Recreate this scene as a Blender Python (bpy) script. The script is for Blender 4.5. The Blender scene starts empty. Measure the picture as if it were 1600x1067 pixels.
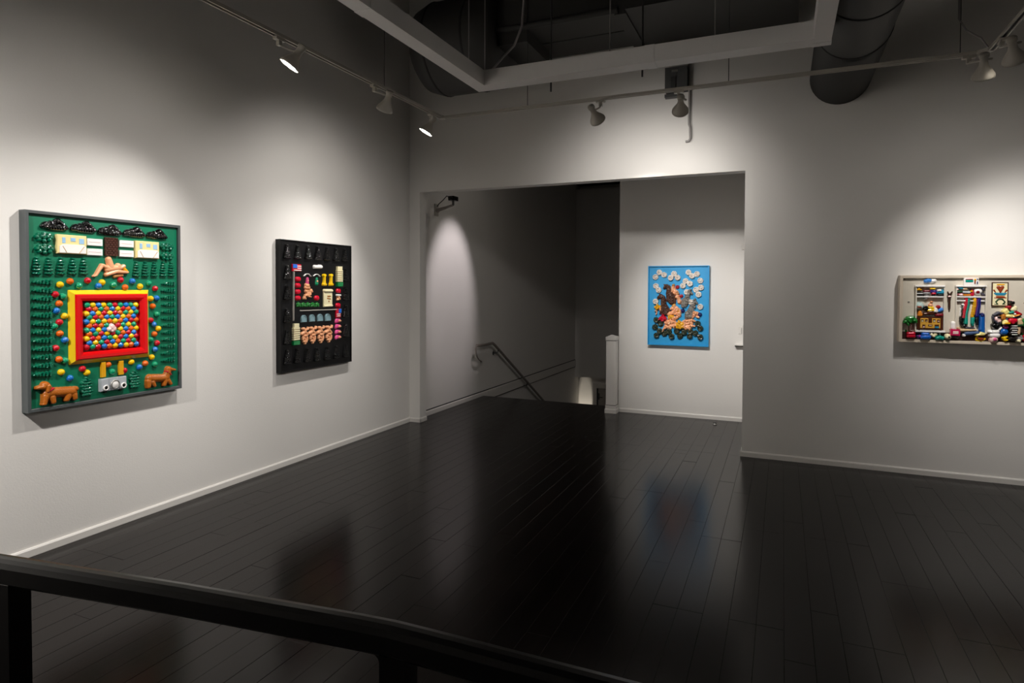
import bpy, math, random
import numpy as np
from mathutils import Vector, Matrix
random.seed(7)
C = bpy.context.scene.collection
scene = bpy.context.scene

# ---------------------------------------------------------------- camera, world, exposure
cam_d = bpy.data.cameras.new('camera'); cam = bpy.data.objects.new('camera', cam_d); C.objects.link(cam)
scene.camera = cam
F_PX, YAW, PITCH, ROLL, SV = 971.744, 0.4100, -0.0242, 0.0038, -60.388
cam_d.sensor_width = 36.0; cam_d.lens = 36.0 * F_PX / 1600.0; cam_d.shift_y = SV / 1600.0
cam_d.clip_start = 0.05
fw = Vector((-math.sin(YAW), math.cos(YAW), 0)); rt = Vector((math.cos(YAW), math.sin(YAW), 0)); up = Vector((0, 0, 1))
f2 = fw * math.cos(PITCH) + up * math.sin(PITCH); u2 = -fw * math.sin(PITCH) + up * math.cos(PITCH)
r3 = rt * math.cos(ROLL) + u2 * math.sin(ROLL); u3 = -rt * math.sin(ROLL) + u2 * math.cos(ROLL)
m = Matrix((r3, u3, -f2)).transposed().to_4x4(); m.translation = (0, 0, 1.6); cam.matrix_world = m

w = bpy.data.worlds.new('world'); scene.world = w; w.use_nodes = True
w.node_tree.nodes['Background'].inputs[0].default_value = (0.0, 0.0, 0.0, 1); w.node_tree.nodes['Background'].inputs[1].default_value = 0.0
scene.view_settings.view_transform = 'Standard'; scene.view_settings.look = 'None'
scene.view_settings.gamma = 1.0; scene.view_settings.use_curve_mapping = False
scene.view_settings.exposure = 0.06
POW = dict(A_core=130, A_spill=8, B_core=18, B_spill=25, C_core=98, D_core=262, D_spill=27, E_core=16, E_spill=22, F_core=58, F_spill=6, G_core=84, G_spill=42, H_core=9, H_spill=6, J_core=80, J_spill=430, K_core=45, L_core=235, S_core=140, U_core=95)      # watts of every beam
WARM = (1.0, 0.955, 0.905)

# ---------------------------------------------------------------- materials
def lin(h):
    h = h.lstrip('#'); v = [int(h[i:i+2], 16) / 255 for i in (0, 2, 4)]
    return tuple(c / 12.92 if c <= .04045 else ((c + .055) / 1.055) ** 2.4 for c in v)
def mat(name, col, rough=.5, metal=0.0, coat=0.0, var=.06, scale=18.0, bump=0.0, bscale=60.0, spec=.5, emit=None, estr=0.0, rand=0.0):
    ma = bpy.data.materials.new(name); ma.use_nodes = True; nt = ma.node_tree; N = nt.nodes; L = nt.links
    b = N['Principled BSDF']
    if isinstance(col, str): col = lin(col)
    tc = N.new('ShaderNodeTexCoord'); nz = N.new('ShaderNodeTexNoise'); nz.inputs['Scale'].default_value = scale; nz.inputs['Detail'].default_value = 4
    L.new(tc.outputs['Object'], nz.inputs['Vector'])
    mx = N.new('ShaderNodeMix'); mx.data_type = 'RGBA'
    mx.inputs[6].default_value = tuple(c * (1 - var) for c in col) + (1,); mx.inputs[7].default_value = tuple(min(1, c * (1 + var)) for c in col) + (1,)
    L.new(nz.outputs['Fac'], mx.inputs[0]); out = mx.outputs[2]
    if rand:
        oi = N.new('ShaderNodeObjectInfo'); hs = N.new('ShaderNodeHueSaturation'); mr = N.new('ShaderNodeMapRange')
        mr.inputs['To Min'].default_value = 1 - rand; mr.inputs['To Max'].default_value = 1 + rand
        L.new(oi.outputs['Random'], mr.inputs['Value']); L.new(mr.outputs['Result'], hs.inputs['Value']); L.new(out, hs.inputs['Color']); out = hs.outputs['Color']
    L.new(out, b.inputs['Base Color'])
    b.inputs['Roughness'].default_value = rough; b.inputs['Metallic'].default_value = metal
    b.inputs['Coat Weight'].default_value = coat; b.inputs['Coat Roughness'].default_value = .08
    b.inputs['Specular IOR Level'].default_value = spec
    if bump:
        n2 = N.new('ShaderNodeTexNoise'); n2.inputs['Scale'].default_value = bscale; n2.inputs['Detail'].default_value = 3
        L.new(tc.outputs['Object'], n2.inputs['Vector']); bp = N.new('ShaderNodeBump'); bp.inputs['Strength'].default_value = bump; bp.inputs['Distance'].default_value = .002
        L.new(n2.outputs['Fac'], bp.inputs['Height']); L.new(bp.outputs['Normal'], b.inputs['Normal'])
    if emit:
        b.inputs['Emission Color'].default_value = tuple(emit) + (1,); b.inputs['Emission Strength'].default_value = estr
    return ma
M = {}
M['wall'] = mat('painted_wall', (.765, .744, .714), .85, var=.02, scale=1.5, bump=.25, bscale=90, spec=.25)
M['trim'] = mat('white_trim_paint', (.74, .715, .68), .45, var=.02)
M['ceiling'] = mat('black_ceiling', (.008, .008, .008), .9)
M['plank'] = None
M['rail'] = mat('black_painted_steel', (.003, .0026, .0026), .32, var=.1, spec=.3)
M['beam'] = mat('grey_white_metal', (.72, .70, .69), .55, var=.03)
M['track'] = mat('cream_track_metal', (.44, .41, .36), .45, var=.03)
M['groove'] = mat('track_groove', (.03, .028, .025), .6)
M['shade'] = mat('cream_lamp_enamel', (.42, .39, .34), .4, var=.03)
M['shade_in'] = mat('lamp_reflector', (.75, .74, .70), .25, metal=.6)
M['bulb_on'] = mat('lit_bulb', (.9, .9, .9), .3, emit=(1, .93, .82), estr=45.0)
M['duct'] = mat('dark_grey_duct', (.042, .041, .039), .6, var=.08, scale=4)
M['duct_flex'] = mat('dark_flex_duct', (.036, .035, .034), .65, var=.1)
M['seam'] = mat('duct_seam', (.014, .014, .014), .7)
M['steel'] = mat('brushed_steel', (.45, .44, .42), .4, metal=.8)
M['darkmetal'] = mat('dark_metal', (.05, .05, .05), .5)
M['greybox'] = mat('grey_electrical_box', (.09, .09, .09), .55)
M['cord'] = mat('grey_cord', (.30, .28, .27), .6)
M['doorwood'] = mat('grey_beige_door', (.40, .37, .33), .5)
M['handrail'] = mat('brown_grey_handrail', (.27, .235, .21), .4)
PAL = dict(red='#c8102e', darkred='#a01020', flesh='#efac80', white='#f2efec', pink='#d84a86', hotpink='#e0508f', green='#0f8f62', emerald='#0b7a3e', leafgreen='#1c7a2c', leafdark='#24442c',
    tan='#b07a45', yellow='#f2c40c', gold='#e2a414', bluegrey='#7f9ea6', metal='#a8a39b', cream='#ece2b8', blue='#1a66d0', brown='#4a2414', darkbrown='#3a2016', grey='#8a8784', navy='#141e5c',
    sky='#3f86d8', violet='#3a2a70', skyteal='#2f9cc0', black='#0b0b0c', paleblue='#b4ccc8', rust='#8e3a1c', orange='#dd8420', maroon='#74101c', magenta='#a02c90', teal='#11907f', plum='#6a1a4c', indigo='#26257a',
    royal='#1058a8', slate='#3c3c48', sand='#d4b48c', denim='#42587e', lemon='#efe08c', palepink='#ecc6c2', orangebrown='#b06a20', charcoal='#1c1817', tealblue='#2a86a6', ochre='#d8a240', silver='#b4bac0', crimson='#c21850')
PAL.update(offwhite='#d9d2c4', sky_pale='#9cc4e6', ochre_pale='#f0dc9c')
for k, v in PAL.items(): M['p_' + k] = mat('plastic_' + k, v, .22, coat=.35, var=.05)
M['p_grey_h'] = mat('mottled_grey_plastic', (.20, .185, .165), .25, coat=.5, var=.9, scale=70)
M['p_brown_h'] = mat('mottled_brown_plastic', (.075, .028, .015), .2, coat=.6, var=.85, scale=60)
M['p_green_gloss'] = mat('glossy_green_plastic', (.0, .125, .066), .16, coat=.6, var=.05)
M['p_black_gloss'] = mat('glossy_black_plastic', (.003, .003, .0035), .09, coat=.7, var=.05)
M['p_dog'] = mat('glossy_orange_brown_plastic', (.42, .115, .012), .15, coat=.7, var=.18, scale=40)
M['p_choc'] = mat('dark_brown_brick_plastic', (.065, .02, .012), .25, coat=.4, var=.15)
M['p_pit_red'] = mat('red_pit_frame', (.72, .004, .006), .18, coat=.5, var=.03)
M['p_pit_yellow'] = mat('yellow_pit_frame', (.87, .58, .01), .3, coat=.3, var=.03)
M['panel_green'] = mat('green_panel', (.0, .165, .082), .42, var=.06)
M['panel_black'] = mat('black_panel', (.0045, .0045, .005), .4, var=.06, spec=.3)
M['panel_blue'] = mat('sky_blue_panel', (.018, .32, .66), .5, var=.04)
M['panel_beige'] = mat('beige_panel', (.60, .55, .46), .55, var=.03)
M['frame_grey'] = mat('slate_grey_frame', (.075, .086, .088), .45, var=.05)
M['frame_beige'] = mat('beige_frame', (.62, .53, .42), .5, var=.03)
M['strip_brown'] = mat('dark_brown_strip', (.028, .009, .007), .4, var=.06)
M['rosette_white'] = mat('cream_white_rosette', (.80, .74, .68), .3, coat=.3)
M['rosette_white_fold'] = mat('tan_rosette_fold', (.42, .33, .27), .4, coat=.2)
M['rosette_green_fold'] = mat('olive_rosette_fold', (.05, .06, .03), .25, coat=.4)
M['rosette_green'] = mat('dark_green_rosette', (.016, .026, .014), .2, coat=.5)

# ---------------------------------------------------------------- mesh helpers
class MB:
    def __init__(s): s.v = []; s.f = []; s.mi = []; s.sm = []
    def add(s, V, Fc, smooth=False, mi=0):
        o = len(s.v); s.v += [tuple(p) for p in V]; s.f += [tuple(i + o for i in f) for f in Fc]; s.mi += [mi] * len(Fc); s.sm += [smooth] * len(Fc); return s
    def box(s, x0, y0, z0, x1, y1, z1, mi=0):
        V = [(x, y, z) for x in (x0, x1) for y in (y0, y1) for z in (z0, z1)]
        return s.add(V, [(0, 1, 3, 2), (4, 6, 7, 5), (0, 4, 5, 1), (2, 3, 7, 6), (0, 2, 6, 4), (1, 5, 7, 3)], False, mi)
    def cbox(s, x0, y0, z0, x1, y1, z1, c, mi=0):      # box with its +Z edges chamfered
        V = [(x0, y0, z0), (x1, y0, z0), (x1, y1, z0), (x0, y1, z0), (x0, y0, z1 - c), (x1, y0, z1 - c), (x1, y1, z1 - c), (x0, y1, z1 - c),
             (x0 + c, y0 + c, z1), (x1 - c, y0 + c, z1), (x1 - c, y1 - c, z1), (x0 + c, y1 - c, z1)]
        Fc = [(3, 2, 1, 0)] + [(i, (i + 1) % 4, 4 + (i + 1) % 4, 4 + i) for i in range(4)] + [(4 + i, 4 + (i + 1) % 4, 8 + (i + 1) % 4, 8 + i) for i in range(4)] + [(8, 9, 10, 11)]
        return s.add(V, Fc, False, mi)
    def prism(s, prof, x0, x1, axis='x', mi=0, smooth=False):   # profile of (a,b) extruded along an axis
        n = len(prof)
        def P(t, a, b): return {'x': (t, a, b), 'y': (a, t, b), 'z': (a, b, t)}[axis]
        V = [P(x0, a, b) for a, b in prof] + [P(x1, a, b) for a, b in prof]
        return s.add(V, [(i, (i + 1) % n, n + (i + 1) % n, n + i) for i in range(n)], smooth, mi).add(V[:n], [tuple(range(n))[::-1]], False, mi).add(V[n:], [tuple(range(n))], False, mi)
    def tube(s, pts, r, n=10, mi=0, cap=True, rs=None):
        pts = [Vector(p) for p in pts]; V = []; Fc = []; ref = None
        for i, p in enumerate(pts):
            t = (pts[min(i + 1, len(pts) - 1)] - pts[max(i - 1, 0)]).normalized()
            if ref is None: ref = Vector((0, 0, 1)) if abs(t.z) < .9 else Vector((1, 0, 0))
            a = (ref - t * ref.dot(t)).normalized(); b = t.cross(a); ref = a
            rr = rs[i] if rs else r
            for k in range(n):
                q = 2 * math.pi * k / n; V.append(p + a * (rr * math.cos(q)) + b * (rr * math.sin(q)))
        for i in range(len(pts) - 1):
            for k in range(n): Fc.append((i * n + k, i * n + (k + 1) % n, (i + 1) * n + (k + 1) % n, (i + 1) * n + k))
        s.add(V, Fc, True, mi)
        if cap:
            s.add(V[:n], [tuple(range(n))[::-1]], False, mi); s.add(V[-n:], [tuple(range(n))], False, mi)
        return s
    def lathe(s, prof, origin=(0, 0, 0), axis=(0, 0, 1), n=24, mi=0, smooth=True):   # prof: (radius, along)
        o = Vector(origin); t = Vector(axis).normalized(); ref = Vector((0, 0, 1)) if abs(t.z) < .9 else Vector((1, 0, 0))
        a = (ref - t * ref.dot(t)).normalized(); b = t.cross(a); V = []; Fc = []
        for r, h in prof:
            for k in range(n):
                q = 2 * math.pi * k / n; V.append(o + t * h + a * (r * math.cos(q)) + b * (r * math.sin(q)))
        for i in range(len(prof) - 1):
            for k in range(n): Fc.append((i * n + k, i * n + (k + 1) % n, (i + 1) * n + (k + 1) % n, (i + 1) * n + k))
        return s.add(V, Fc, smooth, mi)
    def mesh(s, name):
        me = bpy.data.meshes.new(name); me.from_pydata(s.v, [], s.f)
        me.polygons.foreach_set('material_index', s.mi); me.polygons.foreach_set('use_smooth', s.sm); me.update(); return me
    def build(s, name, mats, parent=None, loc=(0, 0, 0)):
        return link(name, s.mesh(name), mats, parent, loc)
def link(name, me, mats, parent=None, loc=(0, 0, 0)):
    if not isinstance(mats, (list, tuple)): mats = [mats]
    if not me.materials:
        for q in mats: me.materials.append(q)
    o = bpy.data.objects.new(name, me); C.objects.link(o); o.location = loc
    if parent is not None: o.parent = parent
    return o
def tag(o, label, cat, group=None):
    o['label'] = label; o['category'] = cat
    if group: o['group'] = group
    return o
def thing(name, label, cat, loc=(0, 0, 0), group=None):
    o = bpy.data.objects.new(name, None); C.objects.link(o); o.location = loc; o.empty_display_size = .1
    return tag(o, label, cat, group)
def struct(o): o['kind'] = 'structure'; return o
P1_FRAME=[(.0006,.0013,1.0093,1.182)]
P1_BALLS=[('y',.1917,.7492),
('o',.2497,.7701),
('g',.3016,.7431),
('r',.3551,.7757),
('r',.1635,.6905),
('g',.2072,.677),
('o',.185,.6338),
('b',.1692,.5911),
('y',.4457,.7653),
('b',.4218,.7414),
('g',.5207,.7504),
('r',.5674,.7823),
('o',.5988,.7345),
('b',.6496,.7749),
('y',.7032,.7406),
('g',.7688,.7613),
('r',.8144,.7259),
('y',.7803,.656),
('b',.8245,.6585),
('o',.7951,.603),
('g',.8254,.5456),
('r',.7778,.5058),
('y',.2134,.5578),
('r',.1851,.5213),
('g',.1558,.4974),
('o',.1867,.4524),
('b',.2147,.4109),
('r',.1617,.366),
('o',.1791,.2963),
('g',.213,.2845),
('r',.3162,.222),
('y',.1909,.2165),
('b',.2409,.1737),
('y',.3433,.1947),
('b',.8014,.4758),
('y',.8352,.4445),
('o',.8052,.4078),
('g',.7778,.37),
('r',.8249,.3441),
('b',.8085,.3005),
('y',.7832,.2481),
('o',.478,.2311),
('g',.5048,.1815),
('r',.5855,.1793),
('y',.635,.2308),
('b',.6914,.1897),
('o',.7349,.2107),
('g',.8072,.196)]
P1_PIT_BALLS=[('g',.3308,.6296),
('y',.3658,.6289),
('b',.4014,.6281),
('y',.434,.6273),
('g',.4745,.6264),
('r',.5082,.6257),
('g',.5462,.6249),
('b',.5849,.624),
('g',.6163,.6233),
('y',.6522,.6225),
('r',.3409,.601),
('o',.3796,.6006),
('g',.4155,.6002),
('o',.452,.5999),
('b',.4891,.5995),
('y',.5268,.5991),
('r',.5613,.5988),
('o',.5963,.5985),
('b',.6359,.5981),
('y',.3266,.5703),
('b',.3637,.5706),
('y',.3993,.5708),
('r',.437,.5711),
('y',.4738,.5713),
('r',.5075,.5716),
('o',.5417,.5718),
('g',.5804,.5721),
('y',.6157,.5723),
('g',.6533,.5726),
('g',.3437,.5457),
('r',.3804,.5453),
('o',.4163,.5449),
('b',.4528,.5445),
('g',.4884,.5441),
('b',.5246,.5437),
('y',.5622,.5433),
('o',.5996,.5429),
('b',.6353,.5425),
('b',.3259,.5158),
('y',.3644,.5158),
('g',.3986,.5157),
('y',.4363,.5157),
('o',.4717,.5156),
('y',.5084,.5156),
('o',.5426,.5155),
('b',.5797,.5155),
('r',.6175,.5154),
('o',.6526,.5154),
('o',.343,.4871),
('r',.3797,.4868),
('o',.4156,.4865),
('g',.4521,.4862),
('r',.5293,.4856),
('g',.5615,.4854),
('y',.599,.4851),
('g',.6362,.4848),
('g',.3273,.4586),
('b',.3623,.4583),
('y',.3994,.4579),
('b',.4371,.4576),
('y',.5442,.4565),
('b',.5806,.4561),
('o',.6168,.4558),
('y',.652,.4554),
('o',.3423,.4333),
('g',.3804,.4325),
('r',.4164,.4318),
('y',.4536,.431),
('r',.4908,.4303),
('g',.5248,.4296),
('o',.5616,.4288),
('r',.5983,.4281),
('b',.6356,.4273),
('y',.3259,.4014),
('r',.363,.4013),
('o',.3972,.4011),
('b',.4364,.401),
('g',.4718,.4008),
('y',.5078,.4007),
('r',.5436,.4005),
('b',.58,.4004),
('y',.6177,.4002),
('r',.6497,.4001),
('b',.3415,.3727),
('y',.3797,.3723),
('g',.4164,.3718),
('r',.4529,.3714),
('b',.4901,.371),
('o',.5256,.3707),
('g',.5625,.3702),
('r',.5953,.3699),
('g',.6349,.3695),
('r',.3252,.3457),
('g',.3609,.3451),
('r',.3965,.3444),
('b',.4357,.3438),
('o',.4696,.3432),
('y',.5071,.3425),
('b',.5452,.3419),
('y',.5816,.3412),
('o',.6171,.3406),
('b',.6531,.34)]
P1_PIT=[(.2364,.2539,.7649,.7165),
(.2454,.2705,.7189,.692),
(.3066,.3218,.6733,.6585)]
P1_PIG=[(.4913,.4744,.4913,.4744,.0254,.0254),
(.5025,.4626,.5025,.4626,.0224,.0224),
(.4725,.4607,.4725,.4607,.0163,.0163),
(.491,.45,.491,.45,.0112,.0112)]
P1_CLOUD=[(.167,1.0872),
(.3368,1.088),
(.5033,1.0825),
(.6689,1.0838),
(.8337,1.0821)]
P1_BUSH=[(.1033,1.0293),
(.1055,.9603),
(.9048,1.0215),
(.9041,.9555)]
P1_HOUSE=[(.1689,.9375,.3427,1.053),
(.6636,.9315,.8374,1.049)]
P1_BENCH=[(.3497,.9974,.4464,1.0421),
(.3489,.9364,.4456,.9791),
(.5584,1.0011,.6556,1.0462),
(.5577,.9363,.6548,.9803)]
P1_DOOR=[(.4631,.9382,.5481,1.0574)]
P1_TREE=[(.0636,.807),
(.1296,.8084),
(.1972,.8098),
(.2652,.8112),
(.3315,.8126),
(.6764,.8069),
(.7414,.8081),
(.8078,.8093),
(.8752,.8105),
(.9387,.8116)]
P1_HEDGE_L=[(.0923,.7645),
(.0917,.7149),
(.091,.6653),
(.0904,.6156),
(.0897,.566),
(.0891,.5163),
(.0884,.4666),
(.0877,.4169),
(.0871,.3671),
(.0864,.3174),
(.0858,.2677),
(.0851,.2179)]
P1_HEDGE_R=[(.9136,.7614),
(.9131,.712),
(.9126,.6625),
(.9121,.613),
(.9115,.5635),
(.911,.514),
(.9105,.4645),
(.91,.4149),
(.9095,.3654),
(.9089,.3158),
(.9084,.2662),
(.9079,.2166)]
P1_SHRUB=[(.3406,.0478),
(.6572,.0525)]
P1_DOG_L=[(.1249,.1008,.2496,.0912,.0318,.0309),
(.1055,.0967,.1055,.0967,.0289,.0289),
(.1164,.1114,.0997,.1466,.028,.0251),
(.0955,.149,.0955,.149,.026,.026),
(.0848,.1418,.0482,.1411,.0167,.0087),
(.0955,.0843,.0877,.046,.0195,.0139),
(.131,.074,.1372,.0461,.0216,.0141),
(.222,.0714,.2135,.0478,.0278,.0153),
(.2562,.0709,.2606,.0498,.0222,.0155),
(.0877,.0414,.0779,.0412,.0093,.0074),
(.2659,.1057,.2659,.1057,.0165,.0165)]
P1_DOG_L_EAR=[(.1083,.1453,.1015,.116,.0121,.0093)]
P1_DOG_L_COLLAR=[(.1305,.129,.1014,.11,.0061,.0061)]
P1_DOG_R=[(.7646,.1027,.8865,.0912,.0302,.0274),
(.8865,.0921,.8943,.1185,.0265,.0228),
(.9011,.1428,.8967,.1136,.021,.0219),
(.9037,.1517,.9037,.1517,.0215,.0215),
(.9148,.149,.9468,.1424,.0147,.0078),
(.8963,.0725,.9152,.0469,.0192,.0119),
(.8763,.0752,.866,.0456,.0191,.0127),
(.7512,.0832,.7475,.0491,.0213,.0151),
(.7763,.0775,.7904,.0509,.0187,.0116)]
P1_DOG_R_EAR=[(.8997,.1545,.8944,.1276,.0101,.0073)]
P1_DOG_R_COLLAR=[(.882,.1383,.9119,.114,.0046,.0046)]
P1_STRAP=[(.4287,.1538,.4567,.2506),
(.5447,.1555,.5751,.2477)]
P1_STEREO=[(.417,.063,.5861,.1449),
(.4202,.0674,.4663,.1419),
(.5384,.0687,.5854,.1432),
(.4768,.0663,.5362,.1419)]
P1_DIAL=[(.5092,.0995,.0303)]
P1_SPEAKER=[(.4474,.0854,.0182),
(.565,.0852,.0187)]
P1_FIGURE=[(.4837,.8578,.4425,.875,.0141,.0123),
(.4425,.875,.4011,.8104,.0123,.0082),
(.5048,.8667,.4886,.9161,.0217,.0174),
(.4844,.9159,.4964,.8706,.0149,.0183),
(.4794,.8493,.5559,.8642,.0207,.0211),
(.5517,.8725,.5517,.8725,.0211,.0211),
(.5602,.8601,.5864,.8736,.0127,.0127),
(.4707,.816,.5427,.8385,.0133,.0126),
(.547,.8365,.6079,.8338,.0126,.0094),
(.3971,.8083,.387,.8041,.0065,.0049)]
P1_HAIR=[(.5776,.867,.6102,.8338,.0136,.0103)]
P1_TOWEL=[(.5252,.8045,.577,.814,.0109,.0102)]
P2_FRAME=[(-.0002,-.0002,.9703,1.1713)]
P2_TREE=[(.0736,1.069),
(.2037,1.0697),
(.3377,1.0736),
(.4648,1.0737),
(.5963,1.0737),
(.7258,1.0734),
(.8572,1.0729),
(.0742,.8836),
(.073,.7058),
(.0716,.5023),
(.0703,.3099),
(.0691,.136),
(.874,.8762),
(.8732,.6887),
(.8725,.5156),
(.8717,.32),
(.8708,.1176),
(.1906,.1341),
(.3207,.1285),
(.4533,.1228),
(.5928,.1191),
(.7292,.1192)]
P2_TOMB=[(.282,.4339,.0685,.0656),
(.3897,.4337,.0709,.0668),
(.499,.4329,.0734,.0679),
(.6078,.4307,.0759,.0691)]
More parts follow.
